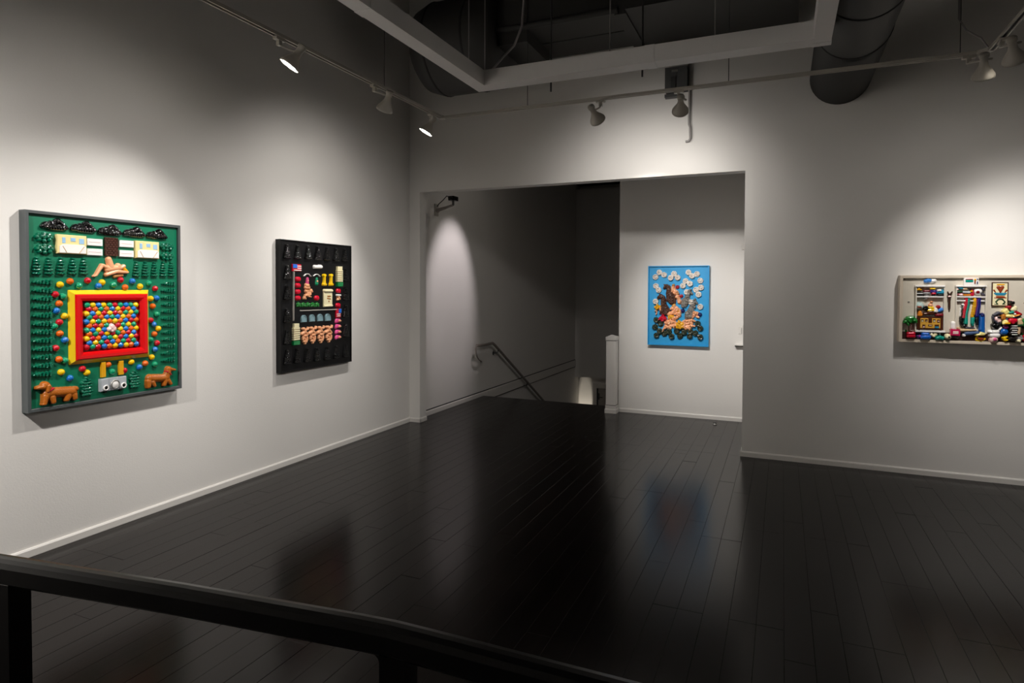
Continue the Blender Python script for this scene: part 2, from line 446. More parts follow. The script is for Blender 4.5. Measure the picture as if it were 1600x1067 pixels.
P2_BLOB=[('bow','red',.012,[(.2021,.8249,.226,.8252,.0227,.0228)]),
('bow','red',.012,[(.2017,.7682,.2256,.7683,.0227,.0228)]),
('bow','red',.012,[(.2014,.7114,.2252,.7113,.0227,.0228)]),
('bow','red',.012,[(.201,.6546,.2249,.6543,.0227,.0228)]),
('bow','red',.012,[(.45,.6512,.4695,.6509,.0244,.0245)]),
('bow','red',.012,[(.7573,.7193,.7825,.7192,.0227,.0228),(.7856,.7026,.7856,.7026,.0075,.0075)]),
('bow','red',.012,[(.7516,.5769,.7768,.5763,.0227,.0228),(.7799,.5596,.7799,.5596,.0075,.0075)]),
('doll_face','flesh',.013,[(.7602,.6656,.7822,.6404,.0174,.0141),(.7569,.6325,.7569,.6325,.0124,.0124)]),
('doll_hat','white',.016,[(.7446,.6748,.7887,.6744,.0091,.0091)]),
('gnome_hood','pink',.012,[(.3343,.8345,.334,.792,.0093,.0193)]),
('gnome_face','flesh',.015,[(.3325,.8132,.3325,.8132,.0093,.0093)]),
('gnome_hood','green',.012,[(.4608,.8345,.4605,.7872,.0095,.0205)]),
('gnome_face','flesh',.015,[(.4577,.8088,.4577,.8088,.0102,.0102)]),
('figure_body','flesh',.014,[(.3174,.7706,.3394,.7708,.0193,.0174),(.3091,.7494,.3504,.7514,.0154,.0155),(.3116,.7167,.3668,.7165,.0154,.0148),(.3781,.7281,.3892,.7125,.0101,.0101),(.3225,.6973,.3667,.6971,.0116,.0117),(.3005,.6783,.3666,.6854,.0108,.0101),(.2922,.663,.303,.6455,.01,.0062),(.2813,.6554,.2785,.6459,.0054,.0038),(.3388,.6701,.3721,.6639,.0077,.0054)]),
('figure_belt','tan',.016,[(.3117,.7321,.3558,.7282,.0035,.0035),(.3064,.761,.3504,.76,.0027,.0027)]),
('horn','yellow',.016,[(.5522,.8646,.5712,.8666,.0136,.0136),(.5604,.852,.5602,.8159,.0108,.012),(.5602,.8079,.5601,.7859,.0144,.0208),(.5471,.779,.5767,.7792,.0144,.0145)]),
('horn','yellow',.016,[(.648,.8665,.6675,.8685,.0138,.0138),(.6565,.8537,.6563,.8171,.011,.0122),(.6563,.809,.6562,.7866,.0146,.0211),(.6427,.7796,.6732,.7798,.0146,.0147)]),
('holly_tuft','leafgreen',.012,[(.2017,.5997,.2017,.5997,.0091,.0091),(.2304,.5998,.2304,.5998,.0091,.0091),(.2166,.6077,.2166,.6077,.0084,.0084),(.2006,.5827,.2006,.5827,.0087,.0087),(.2314,.5826,.2314,.5826,.0088,.0088),(.2165,.591,.2165,.591,.0084,.0084)]),
('holly_tuft','leafgreen',.012,[(.2631,.5983,.2631,.5983,.0092,.0092),(.2924,.5984,.2924,.5984,.0092,.0092),(.2783,.6064,.2783,.6064,.0084,.0084),(.2619,.5811,.2619,.5811,.0088,.0088),(.2933,.5811,.2933,.5811,.0088,.0088),(.2782,.5895,.2782,.5895,.0084,.0084)]),
('holly_tuft','leafgreen',.012,[(.323,.5969,.323,.5969,.0093,.0093),(.3528,.597,.3528,.597,.0093,.0093),(.3384,.6051,.3384,.6051,.0085,.0085),(.3218,.5796,.3218,.5796,.0089,.0089),(.3538,.5795,.3538,.5795,.0089,.0089),(.3383,.5881,.3383,.5881,.0085,.0085)]),
('holly_tuft','leafgreen',.012,[(.3868,.5955,.3868,.5955,.0094,.0094),(.4172,.5956,.4172,.5956,.0094,.0094),(.4026,.6037,.4026,.6037,.0086,.0086),(.3856,.5779,.3856,.5779,.009,.009),(.4183,.5779,.4183,.5779,.009,.009),(.4025,.5865,.4025,.5865,.0086,.0086)]),
('holly_tuft','leafgreen',.012,[(.4463,.5941,.4463,.5941,.0095,.0095),(.4773,.5942,.4773,.5942,.0095,.0095),(.4623,.6025,.4623,.6025,.0087,.0087),(.445,.5764,.445,.5764,.0091,.0091),(.4783,.5764,.4783,.5764,.0091,.0091),(.4622,.5851,.4622,.5851,.0087,.0087)]),
('pink_bow','hotpink',.012,[(.7423,.4259,.7832,.4239,.0215,.0201),(.7341,.4155,.7341,.4155,.0168,.0168)]),
('bow_knot','flesh',.016,[(.7633,.4233,.7868,.4222,.0123,.0108)]),
('pink_bow','hotpink',.012,[(.742,.3707,.783,.3684,.0215,.0201),(.7338,.3604,.7338,.3604,.0169,.0169)]),
('bow_knot','flesh',.016,[(.763,.368,.7865,.3667,.0123,.0108)]),
('pink_bow','hotpink',.012,[(.7418,.317,.7827,.3144,.0215,.0201),(.7336,.3067,.7336,.3067,.0169,.0169)]),
('bow_knot','flesh',.016,[(.7628,.3141,.7863,.3126,.0123,.0108)]),
('pink_bow','hotpink',.012,[(.7415,.2648,.7825,.2619,.0215,.0201),(.7333,.2546,.7333,.2546,.0169,.0169)]),
('bow_knot','flesh',.016,[(.7625,.2617,.786,.2601,.0123,.0108)]),
('climbing_figure','flesh',.014,[(.2645,.3728,.2867,.3751,.0107,.0107),(.2662,.33,.2945,.3424,.0185,.0157),(.2522,.3273,.2522,.3273,.0142,.0142),(.2766,.3721,.327,.3187,.0114,.0115),(.3119,.3643,.3314,.366,.01,.0094),(.3334,.3673,.3356,.3816,.0086,.0079),(.2883,.3085,.3167,.3094,.0129,.0129),(.27,.294,.2679,.2764,.0107,.0107),(.3227,.2917,.3226,.2687,.0108,.0108),(.2779,.2563,.3123,.2536,.0121,.0122),(.2902,.2854,.3022,.2659,.0093,.0093),(.296,.2392,.296,.2392,.0129,.0129)]),
('climbing_figure','flesh',.014,[(.3665,.374,.3893,.3763,.0109,.0109),(.3683,.3305,.3975,.3431,.0188,.016),(.3538,.3278,.3538,.3278,.0145,.0145),(.3789,.3733,.4311,.3191,.0116,.0117),(.4155,.3653,.4356,.3671,.0102,.0095),(.4377,.3684,.4399,.3829,.0088,.0081),(.391,.3086,.4204,.3095,.0131,.0131),(.3722,.2939,.37,.276,.0109,.0109),(.4267,.2916,.4265,.2682,.011,.011),(.3803,.2556,.4159,.2529,.0123,.0124),(.393,.2852,.4055,.2654,.0095,.0095),(.399,.2382,.399,.2382,.0131,.0131)]),
('climbing_figure','flesh',.014,[(.4772,.372,.5009,.3744,.011,.0111),(.4791,.3277,.5094,.3406,.0192,.0163),(.4641,.325,.4641,.325,.0147,.0147),(.4901,.3713,.5441,.3161,.0118,.0119),(.528,.3632,.5487,.3649,.0104,.0097),(.551,.3663,.5532,.3811,.0089,.0082),(.5027,.3055,.5331,.3064,.0133,.0134),(.4832,.2905,.4809,.2722,.0111,.0111),(.5396,.2881,.5395,.2643,.0112,.0112),(.4916,.2515,.5284,.2487,.0126,.0126),(.5047,.2816,.5176,.2614,.0096,.0096),(.511,.2337,.511,.2337,.0133,.0133)]),
('climbing_figure','flesh',.014,[(.5885,.3716,.6131,.374,.0112,.0113),(.5905,.3265,.6219,.3396,.0195,.0166),(.575,.3238,.575,.3238,.015,.015),(.6019,.3709,.6579,.3147,.012,.0121),(.6411,.3626,.6626,.3644,.0106,.0099),(.6649,.3658,.6673,.3809,.0091,.0083),(.615,.3039,.6465,.3048,.0135,.0136),(.5948,.2887,.5925,.2701,.0113,.0113),(.6532,.2862,.6531,.262,.0114,.0114),(.6035,.249,.6417,.2462,.0128,.0129),(.6171,.2797,.6305,.2591,.0098,.0098),(.6236,.2309,.6236,.2309,.0136,.0136)]),
('parchment_roll','cream',.018,[(.5621,.7198,.6613,.7195,.0152,.0155)]),
('parchment_roll','cream',.014,[(.5614,.5735,.6667,.5749,.0104,.0106)]),
('parchment_emblem','tan',.012,[(.6036,.6673,.6398,.6669,.0081,.0081),(.6005,.6471,.6427,.6425,.0073,.0065),(.6214,.6185,.6214,.6185,.0113,.0113)]),
('white_scroll','white',.014,[(.4292,.9431,.5184,.946,.018,.0183)]),
('arc','white',.009,[(.4173,.8586,.4401,.8728,.0027,.0027),(.4401,.8728,.4716,.8754,.0027,.0028),(.4716,.8754,.5033,.8543,.0028,.0028)]),
('arc','white',.009,[(.2895,.8563,.3129,.8733,.0026,.0026),(.3129,.8733,.3507,.8754,.0026,.0027),(.3507,.8754,.3792,.854,.0027,.0027)]),
('flag_pole','metal',.01,[(.1587,.8885,.1519,.4562,.0051,.0052)]),
('flag_pole','metal',.01,[(.2428,.5389,.7377,.5348,.005,.0054)])]
P2_RECT=[('parchment','cream',.0,.01,(.5487,.5723,.6713,.7096)),
('flag_cloth','red',.0,.01,(.1371,.8953,.248,.9594)),
('flag_canton','blue',.0,.014,(.1406,.9236,.1944,.9585)),
('flag_stripe','white',.0,.013,(.1944,.9383,.2481,.9464)),
('flag_stripe','white',.0,.013,(.1942,.92,.248,.9281)),
('flag_stripe','white',.0,.013,(.1538,.9011,.2479,.9092)),
('flag_cloth','red',.0,.01,(.7252,.455,.7989,.5449)),
('flag_canton','blue',.0,.014,(.7637,.5003,.8014,.5427)),
('flag_stripe','white',.0,.013,(.7344,.4857,.7894,.4934)),
('flag_stripe','white',.0,.013,(.7343,.4673,.7893,.4749)),
('tower_top','cream',0,.018,(.1467,.39,.2091,.4271)),
('tower_core','tan',0,.012,(.1477,.2726,.207,.3962)),
('tower_tier','cream',0,.02,(.1388,.3756,.2168,.39)),
('tower_tier','cream',0,.02,(.1387,.356,.2167,.3705)),
('tower_tier','cream',0,.02,(.1386,.3364,.2165,.3509)),
('tower_tier','cream',0,.02,(.1384,.3169,.2164,.3313)),
('tower_tier','cream',0,.02,(.1383,.2973,.2163,.3118)),
('tower_tier','cream',0,.02,(.1382,.2777,.2162,.2922)),
('tower_top','cream',0,.018,(.7418,.9212,.8112,.9585)),
('tower_core','tan',0,.012,(.7449,.8034,.8073,.9274)),
('tower_tier','cream',0,.02,(.7354,.9067,.8175,.9212)),
('tower_tier','cream',0,.02,(.7353,.8871,.8174,.9016)),
('tower_tier','cream',0,.02,(.7352,.8674,.8173,.882)),
('tower_tier','cream',0,.02,(.7351,.8478,.8172,.8623)),
('tower_tier','cream',0,.02,(.735,.8281,.8172,.8427)),
('tower_tier','cream',0,.02,(.735,.8085,.8171,.823)),
('tower_base','emerald',0,.022,(.136,.2341,.214,.2714)),
('tower_base','emerald',0,.022,(.7357,.7606,.8159,.8041))]
P3_FRAME=[(-.0006,.0035,.7345,.9921)]
P3_WHITE=[(.1387,.9103),
(.1985,.8785),
(.0924,.8527),
(.3188,.8936),
(.2785,.8417),
(.3626,.8441),
(.0987,.7396),
(.133,.6898),
(.0953,.5475),
(.4916,.9081),
(.5345,.8641),
(.5939,.8869),
(.6343,.8075),
(.4576,.8025),
(.5106,.769),
(.428,.743),
(.586,.6947),
(.6426,.7231),
(.6138,.6384),
(.4741,.6657),
(.5279,.5425),
(.6377,.4875)]
P3_GREEN=[(.1057,.3148),
(.1619,.2682),
(.0925,.2268),
(.1489,.1776),
(.1103,.1198),
(.2103,.1458),
(.2624,.1755),
(.296,.115),
(.3583,.1786),
(.3997,.1241),
(.4479,.1731),
(.5232,.1838),
(.5157,.1226),
(.5822,.1635),
(.6384,.1186),
(.6075,.2801),
(.6399,.2232)]
P3_BLOB=[('brown_horse','brown',.03,[(.2003,.7163,.231,.7373,.0147,.0188),(.231,.7426,.2568,.727,.0209,.023),(.2154,.7582,.2145,.7425,.0073,.0105),(.2517,.7217,.2574,.6696,.0287,.0339),(.2627,.6487,.2938,.6073,.0444,.0495),(.2991,.5917,.3047,.5448,.0469,.0443),(.2526,.6382,.243,.565,.0209,.0209),(.2532,.5755,.2895,.529,.0209,.0209)]),
('brown_horse','brown',.03,[(.1285,.5866,.1552,.6086,.0153,.0196),(.1551,.6195,.1875,.5981,.0239,.0261),(.155,.6358,.1551,.6249,.0087,.0109),(.1876,.5872,.1937,.5112,.0304,.0369),(.1993,.4896,.2373,.4251,.0413,.0456),(.1727,.4674,.1787,.4022,.0239,.0218),(.2374,.4142,.2162,.3976,.0369,.0261)]),
('grey_horse','grey',.03,[(.537,.6455,.5169,.6634,.0124,.0175),(.5092,.6763,.5019,.6607,.0175,.0186),(.5115,.6994,.5091,.6866,.0062,.0113),(.497,.6504,.4825,.6039,.0258,.031),(.4777,.5832,.463,.5417,.0372,.0414),(.4376,.5672,.428,.5153,.0233,.0233),(.4633,.5158,.4333,.4947,.031,.0259)]),
('grey_horse','grey',.03,[(.5973,.5276,.5765,.5486,.0128,.0181),(.5711,.5698,.5612,.5377,.0181,.0213),(.5689,.5858,.569,.5751,.0064,.0107),(.5561,.527,.531,.4626,.0299,.0363),(.526,.4412,.5007,.3872,.0406,.0449),(.4797,.4082,.475,.3545,.0257,.0257),(.5318,.3879,.5166,.3533,.0299,.0257)]),
('rider','flesh',.026,[(.3102,.735,.3131,.7011,.0208,.0286),(.3235,.6804,.334,.6492,.025,.025),(.298,.675,.3029,.6959,.0146,.0156),(.344,.6597,.344,.6597,.0312,.0312)]),
('rider_head','tan',.034,[(.3121,.749,.3121,.749,.0187,.0187)]),
('rider','flesh',.026,[(.3672,.6235,.3701,.5924,.0197,.027),(.3805,.5665,.3909,.5355,.0249,.0218),(.3497,.6026,.3497,.6026,.0146,.0146),(.3959,.5459,.3959,.5459,.0207,.0207)]),
('rider_head','tan',.034,[(.3701,.6443,.3701,.6443,.0166,.0166)]),
('red_disc','darkred',.03,[(.3614,.7273,.3614,.7273,.0239,.0239)]),
('red_disc','darkred',.03,[(.4081,.6161,.4081,.6161,.0228,.0228)]),
('blue_disc','navy',.03,[(.4266,.4338,.4266,.4338,.0267,.0267)]),
('blue_disc','navy',.03,[(.633,.3897,.633,.3897,.0264,.0264)]),
('blue_disc','navy',.03,[(.1526,.3966,.1526,.3966,.0113,.0113)]),
('central_figure','flesh',.032,[(.3255,.5017,.3257,.4794,.0195,.0195),(.2985,.465,.3531,.4687,.0212,.0212),(.326,.4459,.3751,.4412,.0279,.0278),(.3861,.4247,.3866,.3746,.0256,.0223),(.2771,.4058,.2553,.3886,.0213,.0191),(.3099,.4121,.3482,.4072,.0279,.0279),(.365,.363,.3488,.3459,.0201,.0201),(.3325,.3455,.2777,.3443,.019,.019)]),
('central_hair','gold',.036,[(.3257,.5045,.3149,.4904,.0156,.0156),(.348,.4603,.348,.4603,.0134,.0134),(.3755,.4301,.3755,.4301,.0134,.0134)]),
('fan_figure','flesh',.032,[(.2232,.2812,.3218,.3229,.0213,.0212),(.2236,.2419,.279,.2155,.0214,.0179),(.2563,.2821,.3331,.2841,.0236,.0235),(.2787,.2435,.3443,.2509,.0235,.0235),(.2072,.219,.1855,.1676,.0124,.0068),(.2779,.3275,.2779,.3275,.0314,.0314)]),
('fan_figure','flesh',.032,[(.4416,.298,.5434,.3227,.0222,.0177),(.5381,.3198,.5756,.3097,.0133,.0077),(.4419,.2647,.5385,.2839,.0233,.0199),(.453,.2372,.5442,.2509,.0233,.0177),(.5388,.2508,.5762,.2491,.0133,.0066),(.464,.2181,.5177,.2197,.02,.0144)]),
('side_figure','flesh',.026,[(.1266,.4649,.1656,.4599,.0203,.0169),(.1102,.4307,.1105,.394,.009,.0068),(.163,.4429,.163,.4429,.0113,.0113)]),
('side_figure','flesh',.026,[(.5582,.4113,.5955,.4065,.0221,.022),(.5638,.3838,.5534,.3615,.0165,.0132),(.5959,.368,.6226,.3575,.0154,.011)]),
('yellow_tuft','gold',.038,[(.094,.4758,.1442,.4766,.0169,.0225),(.1162,.4874,.1162,.4874,.0203,.0203),(.1221,.4593,.1221,.4593,.0169,.0169)]),
('yellow_tuft','gold',.04,[(.2617,.3553,.3055,.3618,.0168,.0201),(.2808,.3697,.2808,.3697,.0179,.0179),(.2893,.3447,.2893,.3447,.0168,.0168)]),
('yellow_tuft','gold',.044,[(.3671,.2351,.4268,.2368,.0257,.0256),(.3722,.2687,.4264,.2701,.0256,.0278),(.3965,.286,.3827,.3079,.0234,.0134),(.3999,.2193,.3999,.2193,.0167,.0167)]),
('red_tuft','red',.036,[(.1593,.3332,.2119,.3344,.0248,.0247),(.1868,.3591,.1869,.3479,.0259,.0281),(.19,.3114,.19,.3114,.0146,.0146)])]
P4_FRAME=[(.0006,.0,.8166,.5682)]
P4_FLOOR=[(.0239,.09),
(.0252,.0108)]
P4_BLOB=[('cloud_toy','sky',.03,[(.1892,.5206,.2191,.5241,.0149,.0162),(.204,.5311,.21,.5311,.0106,.0106)]),
('cloud_toy','white',.028,[(.2342,.5205,.2519,.524,.0176,.0141),(.2563,.5311,.2563,.5311,.007,.007)]),
('yellow_hat','gold',.035,[(.1254,.4449,.1571,.445,.0057,.0057),(.1404,.4531,.1404,.4531,.0121,.0121)]),
('toy_car','grey',.04,[(.1767,.4178,.2111,.4181,.0128,.0127),(.1933,.4073,.1933,.4073,.0106,.0106)]),
('car_roof','maroon',.045,[(.1775,.4338,.2133,.4358,.0085,.0085)]),
('toy_engine','violet',.04,[(.2287,.4306,.2584,.4307,.0148,.0148),(.2315,.4429,.2315,.4429,.0071,.0071),(.2582,.443,.2582,.443,.007,.007)]),
('engine_roof','yellow',.045,[(.2249,.4542,.2517,.4543,.0071,.007)]),
('engine_front','red',.05,[(.2371,.4148,.2519,.4149,.0092,.0092)]),
('toy_train','skyteal',.04,[(.2763,.4256,.3057,.4258,.0155,.0154),(.2819,.4397,.3025,.4398,.0091,.0105)]),
('train_eye','white',.05,[(.2751,.4396,.2751,.4396,.0091,.0091),(.2899,.4415,.2899,.4415,.0098,.0098)]),
('train_wheel','black',.045,[(.2762,.4027,.3086,.4047,.007,.0077),(.2407,.4,.2407,.4,.0078,.0078),(.2556,.4001,.2556,.4001,.007,.007)]),
('pendulum','grey',.035,[(.188,.3896,.203,.3897,.0135,.0134),(.1943,.3755,.1943,.3755,.0149,.0149)]),
('globe','paleblue',.05,[(.1477,.3094,.1477,.3094,.0327,.0327)]),
('globe_band','rust',.056,[(.1337,.3022,.1518,.3007,.0093,.0092)]),
('globe_stand','orange',.035,[(.1516,.2561,.1519,.2348,.0142,.0199),(.1415,.2292,.1626,.2297,.0071,.0071)]),
('black_kettle','black',.05,[(.193,.2871,.193,.2871,.0213,.0213),(.1808,.3046,.1957,.3048,.0064,.0071)]),
('clown','flesh',.045,[(.2258,.3159,.2258,.3159,.017,.017),(.2328,.3442,.2328,.3442,.0088,.0088)]),
('clown_collar','yellow',.045,[(.2157,.2963,.2395,.2949,.0106,.0106),(.2071,.2731,.231,.2753,.0106,.0141),(.2429,.2738,.2429,.2738,.0141,.0141)]),
('brown_mound','brown',.045,[(.1826,.2427,.2422,.2474,.0106,.0106),(.2123,.2557,.233,.2614,.0142,.0127)]),
('red_ball','darkred',.05,[(.2804,.3027,.2804,.3027,.0169,.0169)]),
('blue_bell','sky',.05,[(.2985,.2801,.2985,.2801,.0183,.0183),(.2869,.2711,.2869,.2711,.0141,.0141)]),
('maroon_box','maroon',.04,[(.2695,.2373,.3049,.2381,.0127,.0127),(.2667,.2285,.308,.2293,.0071,.007)]),
('white_rabbit','white',.045,[(.2649,.2847,.2667,.2672,.0106,.0127),(.2519,.2669,.2519,.2669,.0127,.0127)]),
('tree_crown','leafgreen',.05,[(.0575,.1884,.1092,.1896,.0222,.0221),(.0649,.2039,.0983,.2065,.0165,.0164),(.0501,.1721,.0625,.1616,.0143,.0122),(.0836,.1765,.0836,.1765,.0193,.0193),(.1079,.1753,.1079,.1753,.0164,.0164)]),
('tree_trunk','brown',.035,[(.0851,.1547,.0861,.0904,.015,.015)]),
('trunk_stripe','palepink',.042,[(.077,.1508,.0939,.1405,.0025,.0025)]),
('sprout','leafgreen',.03,[(.0527,.1017,.0544,.091,.0043,.0079)]),
('trunk_stripe','palepink',.042,[(.0772,.1365,.0942,.1262,.0025,.0025)]),
('sprout','leafgreen',.03,[(.0527,.1017,.0544,.091,.0043,.0079)]),
('trunk_stripe','palepink',.042,[(.0775,.1222,.0944,.1119,.0025,.0025)]),
('sprout','leafgreen',.03,[(.0527,.1017,.0544,.091,.0043,.0079)]),
('trunk_stripe','palepink',.042,[(.0777,.1078,.0946,.0976,.0025,.0025)]),
('sprout','leafgreen',.03,[(.0527,.1017,.0544,.091,.0043,.0079)]),
('red_pot','red',.06,[(.0694,.0727,.1058,.0739,.0143,.0143),(.0728,.0513,.1032,.0524,.0179,.0179)]),
('purple_star','violet',.03,[(.1327,.0525,.1538,.0532,.0093,.0107),(.145,.0386,.145,.0386,.01,.01)]),
('star_centre','magenta',.036,[(.1519,.0515,.1519,.0515,.0121,.0121)]),
('blue_pot','blue',.06,[(.1722,.0725,.2096,.0738,.0114,.0113),(.1742,.0477,.2101,.049,.022,.022)]),
('cream_heart','cream',.04,[(.2367,.0705,.2367,.0705,.0149,.0149),(.2634,.0714,.2634,.0714,.0148,.0148),(.2398,.0653,.2519,.0516,.0106,.0071),(.2606,.066,.2519,.0516,.0106,.0071)]),
('teal_bull','teal',.05,[(.2749,.0421,.3132,.0435,.0141,.0141),(.2955,.0499,.2955,.0499,.0176,.0176),(.2766,.0316,.2766,.0316,.0071,.0071),(.3134,.033,.3134,.033,.007,.007)]),
('bull_horn','grey',.04,[(.2945,.0725,.2958,.0795,.0056,.0049),(.2942,.0865,.2839,.089,.0042,.0035),(.2942,.0865,.3074,.0898,.0042,.0035)]),
('eyeball','cream',.06,[(.3502,.0557,.3502,.0557,.0246,.0246)]),
('pupil','black',.068,[(.3548,.0536,.3548,.0536,.0098,.0098)]),
('grey_fish','grey',.03,[(.3846,.0542,.4312,.0577,.0052,.0052),(.408,.055,.408,.055,.0105,.0105),(.4236,.0462,.4236,.0462,.0067,.0067)]),
('white_ball','white',.05,[(.4614,.0713,.4614,.0713,.0127,.0127)]),
('star_badge','yellow',.03,[(.5513,.0397,.5697,.0274,.0104,.0074),(.548,.0506,.557,.0621,.0059,.0059),(.6027,.0452,.5819,.0278,.0103,.0074)]),
('badge_centre','rust',.04,[(.5622,.0478,.5865,.045,.0126,.0125),(.5761,.0372,.5761,.0372,.0096,.0096)]),
('ghost','white',.035,[(.3884,.1687,.389,.1313,.0165,.0202)]),
('striped_scarf','white',.025,[(.4533,.3211,.4446,.293,.0127,.0127),(.4446,.293,.4394,.2333,.0112,.0112)]),
('red_scarf','red',.035,[(.4751,.3716,.4752,.3345,.0111,.0111),(.4752,.3345,.4639,.2786,.0119,.0119),(.4639,.2786,.4572,.2189,.0112,.0112)]),
('teal_scarf','teal',.035,[(.4892,.3718,.4893,.3161,.0104,.0104),(.4878,.3161,.4781,.2566,.0104,.0104),(.4766,.2565,.475,.171,.0111,.0141)]),
('yellow_scarf','gold',.035,[(.5326,.3722,.5322,.3094,.0126,.0126),(.5307,.3094,.5227,.2463,.0126,.0126),(.5211,.2463,.5169,.2277,.0111,.0111)]),
('green_mitten','teal',.035,[(.5217,.213,.5194,.1722,.0141,.0126),(.5212,.1574,.5212,.1574,.0074,.0074)]),
('plum_scarf','plum',.032,[(.5451,.3724,.5446,.3133,.0081,.0081),(.5431,.3132,.5337,.2465,.0089,.0089)]),
('navy_scarf','indigo',.035,[(.5599,.3725,.5596,.3098,.0148,.0148),(.558,.3098,.5487,.2358,.0155,.0155)]),
('dark_mitten','black',.035,[(.5492,.2099,.553,.1657,.014,.0104)]),
('scarf_rib','charcoal',.04,[(.4392,.3229,.454,.3213,.0017,.0017),(.4386,.308,.4534,.3064,.0017,.0017),(.438,.2931,.4529,.2915,.0017,.0017),(.4374,.2782,.4523,.2766,.0017,.0017),(.4369,.2633,.4517,.2617,.0017,.0017),(.4363,.2484,.4511,.2468,.0017,.0017),(.4357,.2334,.4506,.2319,.0017,.0017)]),
('scarf_rib','palepink',.04,[(.4683,.3493,.4806,.3476,.0017,.0017),(.4685,.3352,.4808,.3335,.0017,.0017),(.466,.3211,.4783,.3194,.0017,.0017),(.4635,.3069,.4758,.3052,.0017,.0017),(.461,.2927,.4733,.2911,.0017,.0017),(.4584,.2786,.4708,.2769,.0017,.0017),(.4559,.2644,.4683,.2628,.0017,.0017),(.4534,.2502,.4657,.2486,.0017,.0017),(.4509,.236,.4632,.2344,.0017,.0017),(.4483,.2218,.4607,.2202,.0017,.0017)]),
('scarf_rib','paleblue',.04,[(.4827,.3495,.4938,.3478,.0017,.0017),(.4829,.3354,.494,.3337,.0017,.0017),(.4832,.3213,.4943,.3196,.0017,.0017),(.4816,.3072,.4927,.3055,.0017,.0017),(.48,.2931,.4911,.2914,.0017,.0017),(.4784,.2789,.4895,.2773,.0017,.0017),(.4768,.2648,.4879,.2631,.0017,.0017),(.4752,.2506,.4863,.249,.0017,.0017),(.4736,.2365,.4847,.2349,.0017,.0017),(.4721,.2223,.4831,.2207,.0017,.0017)]),
('scarf_rib','charcoal',.04,[(.5246,.35,.5368,.3483,.0017,.0017),(.5248,.3352,.537,.3335,.0017,.0017),(.5251,.3204,.5373,.3188,.0017,.0017),(.5229,.3056,.5351,.304,.0017,.0017),(.5207,.2908,.533,.2891,.0017,.0017),(.5186,.2759,.5308,.2743,.0017,.0017),(.5164,.2611,.5286,.2595,.0017,.0017),(.5142,.2462,.5265,.2446,.0017,.0017)]),
('scarf_rib','slate',.04,[(.5507,.3503,.5653,.3487,.0017,.0017),(.551,.3356,.5656,.3339,.0017,.0017),(.5512,.3208,.5658,.3192,.0017,.0017),(.5494,.306,.564,.3044,.0017,.0017),(.5475,.2912,.5621,.2896,.0017,.0017),(.5457,.2764,.5603,.2749,.0017,.0017),(.5438,.2616,.5584,.2601,.0017,.0017),(.5419,.2468,.5565,.2453,.0017,.0017)]),
('nail','charcoal',.012,[(.0649,.3425,.0741,.3426,.0032,.0032)]),
('black_boot','black',.035,[(.4373,.2092,.4528,.2095,.009,.0089),(.4407,.1925,.4474,.1628,.0112,.0127),(.4631,.1483,.4727,.13,.0171,.0112)]),
('blue_tube','royal',.045,[(.584,.2367,.5831,.1225,.0162,.0214),(.5858,.1373,.5864,.1041,.0184,.0177)]),
('tube_cap','navy',.05,[(.5833,.246,.5834,.2386,.0133,.0155)]),
('sleeping_toy','slate',.04,[(.4752,.1339,.5303,.13,.0089,.0067)]),
('sleeping_toy_belly','sand',.05,[(.4314,.1124,.5356,.1175,.0127,.0096),(.4249,.129,.4249,.129,.0112,.0112)]),
('blanket','denim',.05,[(.475,.0859,.5542,.0959,.0186,.0126)]),
('cream_fish','lemon',.055,[(.5449,.0772,.5902,.0861,.0081,.0148),(.578,.0931,.578,.0931,.0133,.0133)]),
('bone','white',.06,[(.6444,.1065,.6831,.1077,.0147,.0161),(.6509,.0774,.6837,.0785,.022,.022),(.6946,.1263,.7062,.1412,.0095,.0073),(.6324,.1061,.6324,.1061,.0088,.0088)]),
('pink_ring','palepink',.06,[(.662,.0448,.662,.0448,.0301,.0301)]),
('ring_centre','hotpink',.068,[(.6655,.0452,.6655,.0452,.0147,.0147)]),
('yellow_bow','yellow',.05,[(.7222,.0613,.7471,.0694,.0095,.008),(.7327,.0525,.7388,.04,.0131,.0087),(.7505,.0441,.7505,.0441,.0066,.0066)]),
('grey_paw','grey',.05,[(.8118,.0536,.8466,.0585,.0145,.0123),(.8291,.0615,.8291,.0615,.021,.021),(.8144,.0718,.8144,.0718,.0087,.0087),(.8405,.0763,.8405,.0763,.0087,.0087)]),
('cream_ball','cream',.062,[(.8243,.04,.8243,.04,.0152,.0152)]),
('blue_ball','royal',.07,[(.7278,.1094,.7278,.1094,.0292,.0292)]),
('black_ring','slate',.05,[(.661,.2421,.6904,.261,.0081,.0124),(.6904,.261,.7142,.2542,.0124,.0095),(.6553,.2274,.6618,.1983,.0073,.0073),(.6618,.1983,.683,.1769,.0073,.0088)]),
('pink_shell','palepink',.045,[(.6799,.2132,.7007,.2137,.0256,.0219),(.6951,.1953,.6951,.1953,.0183,.0183)]),
('black_patch','black',.055,[(.6844,.2281,.7053,.2231,.0066,.0088)]),
('black_mitten','black',.06,[(.6614,.1582,.6765,.144,.0183,.0242),(.6939,.1664,.7026,.1776,.0161,.0161)]),
('bronze_pot','orangebrown',.07,[(.7195,.2364,.7184,.2182,.0182,.0182)]),
('cream_bird','lemon',.065,[(.7268,.2728,.7413,.284,.0168,.0167),(.7329,.2621,.7329,.2621,.0146,.0146),(.7504,.2697,.7504,.2697,.0109,.0109)]),
('bread_roll','lemon',.075,[(.7439,.2371,.779,.2378,.0146,.0167),(.7671,.2484,.7671,.2484,.0145,.0145)]),
('carrot','orange',.085,[(.7894,.2382,.8183,.2497,.0087,.0065)]),
('red_cap','darkred',.075,[(.8047,.2636,.8253,.2532,.0166,.0137),(.7842,.2705,.7958,.2743,.0087,.0087)]),
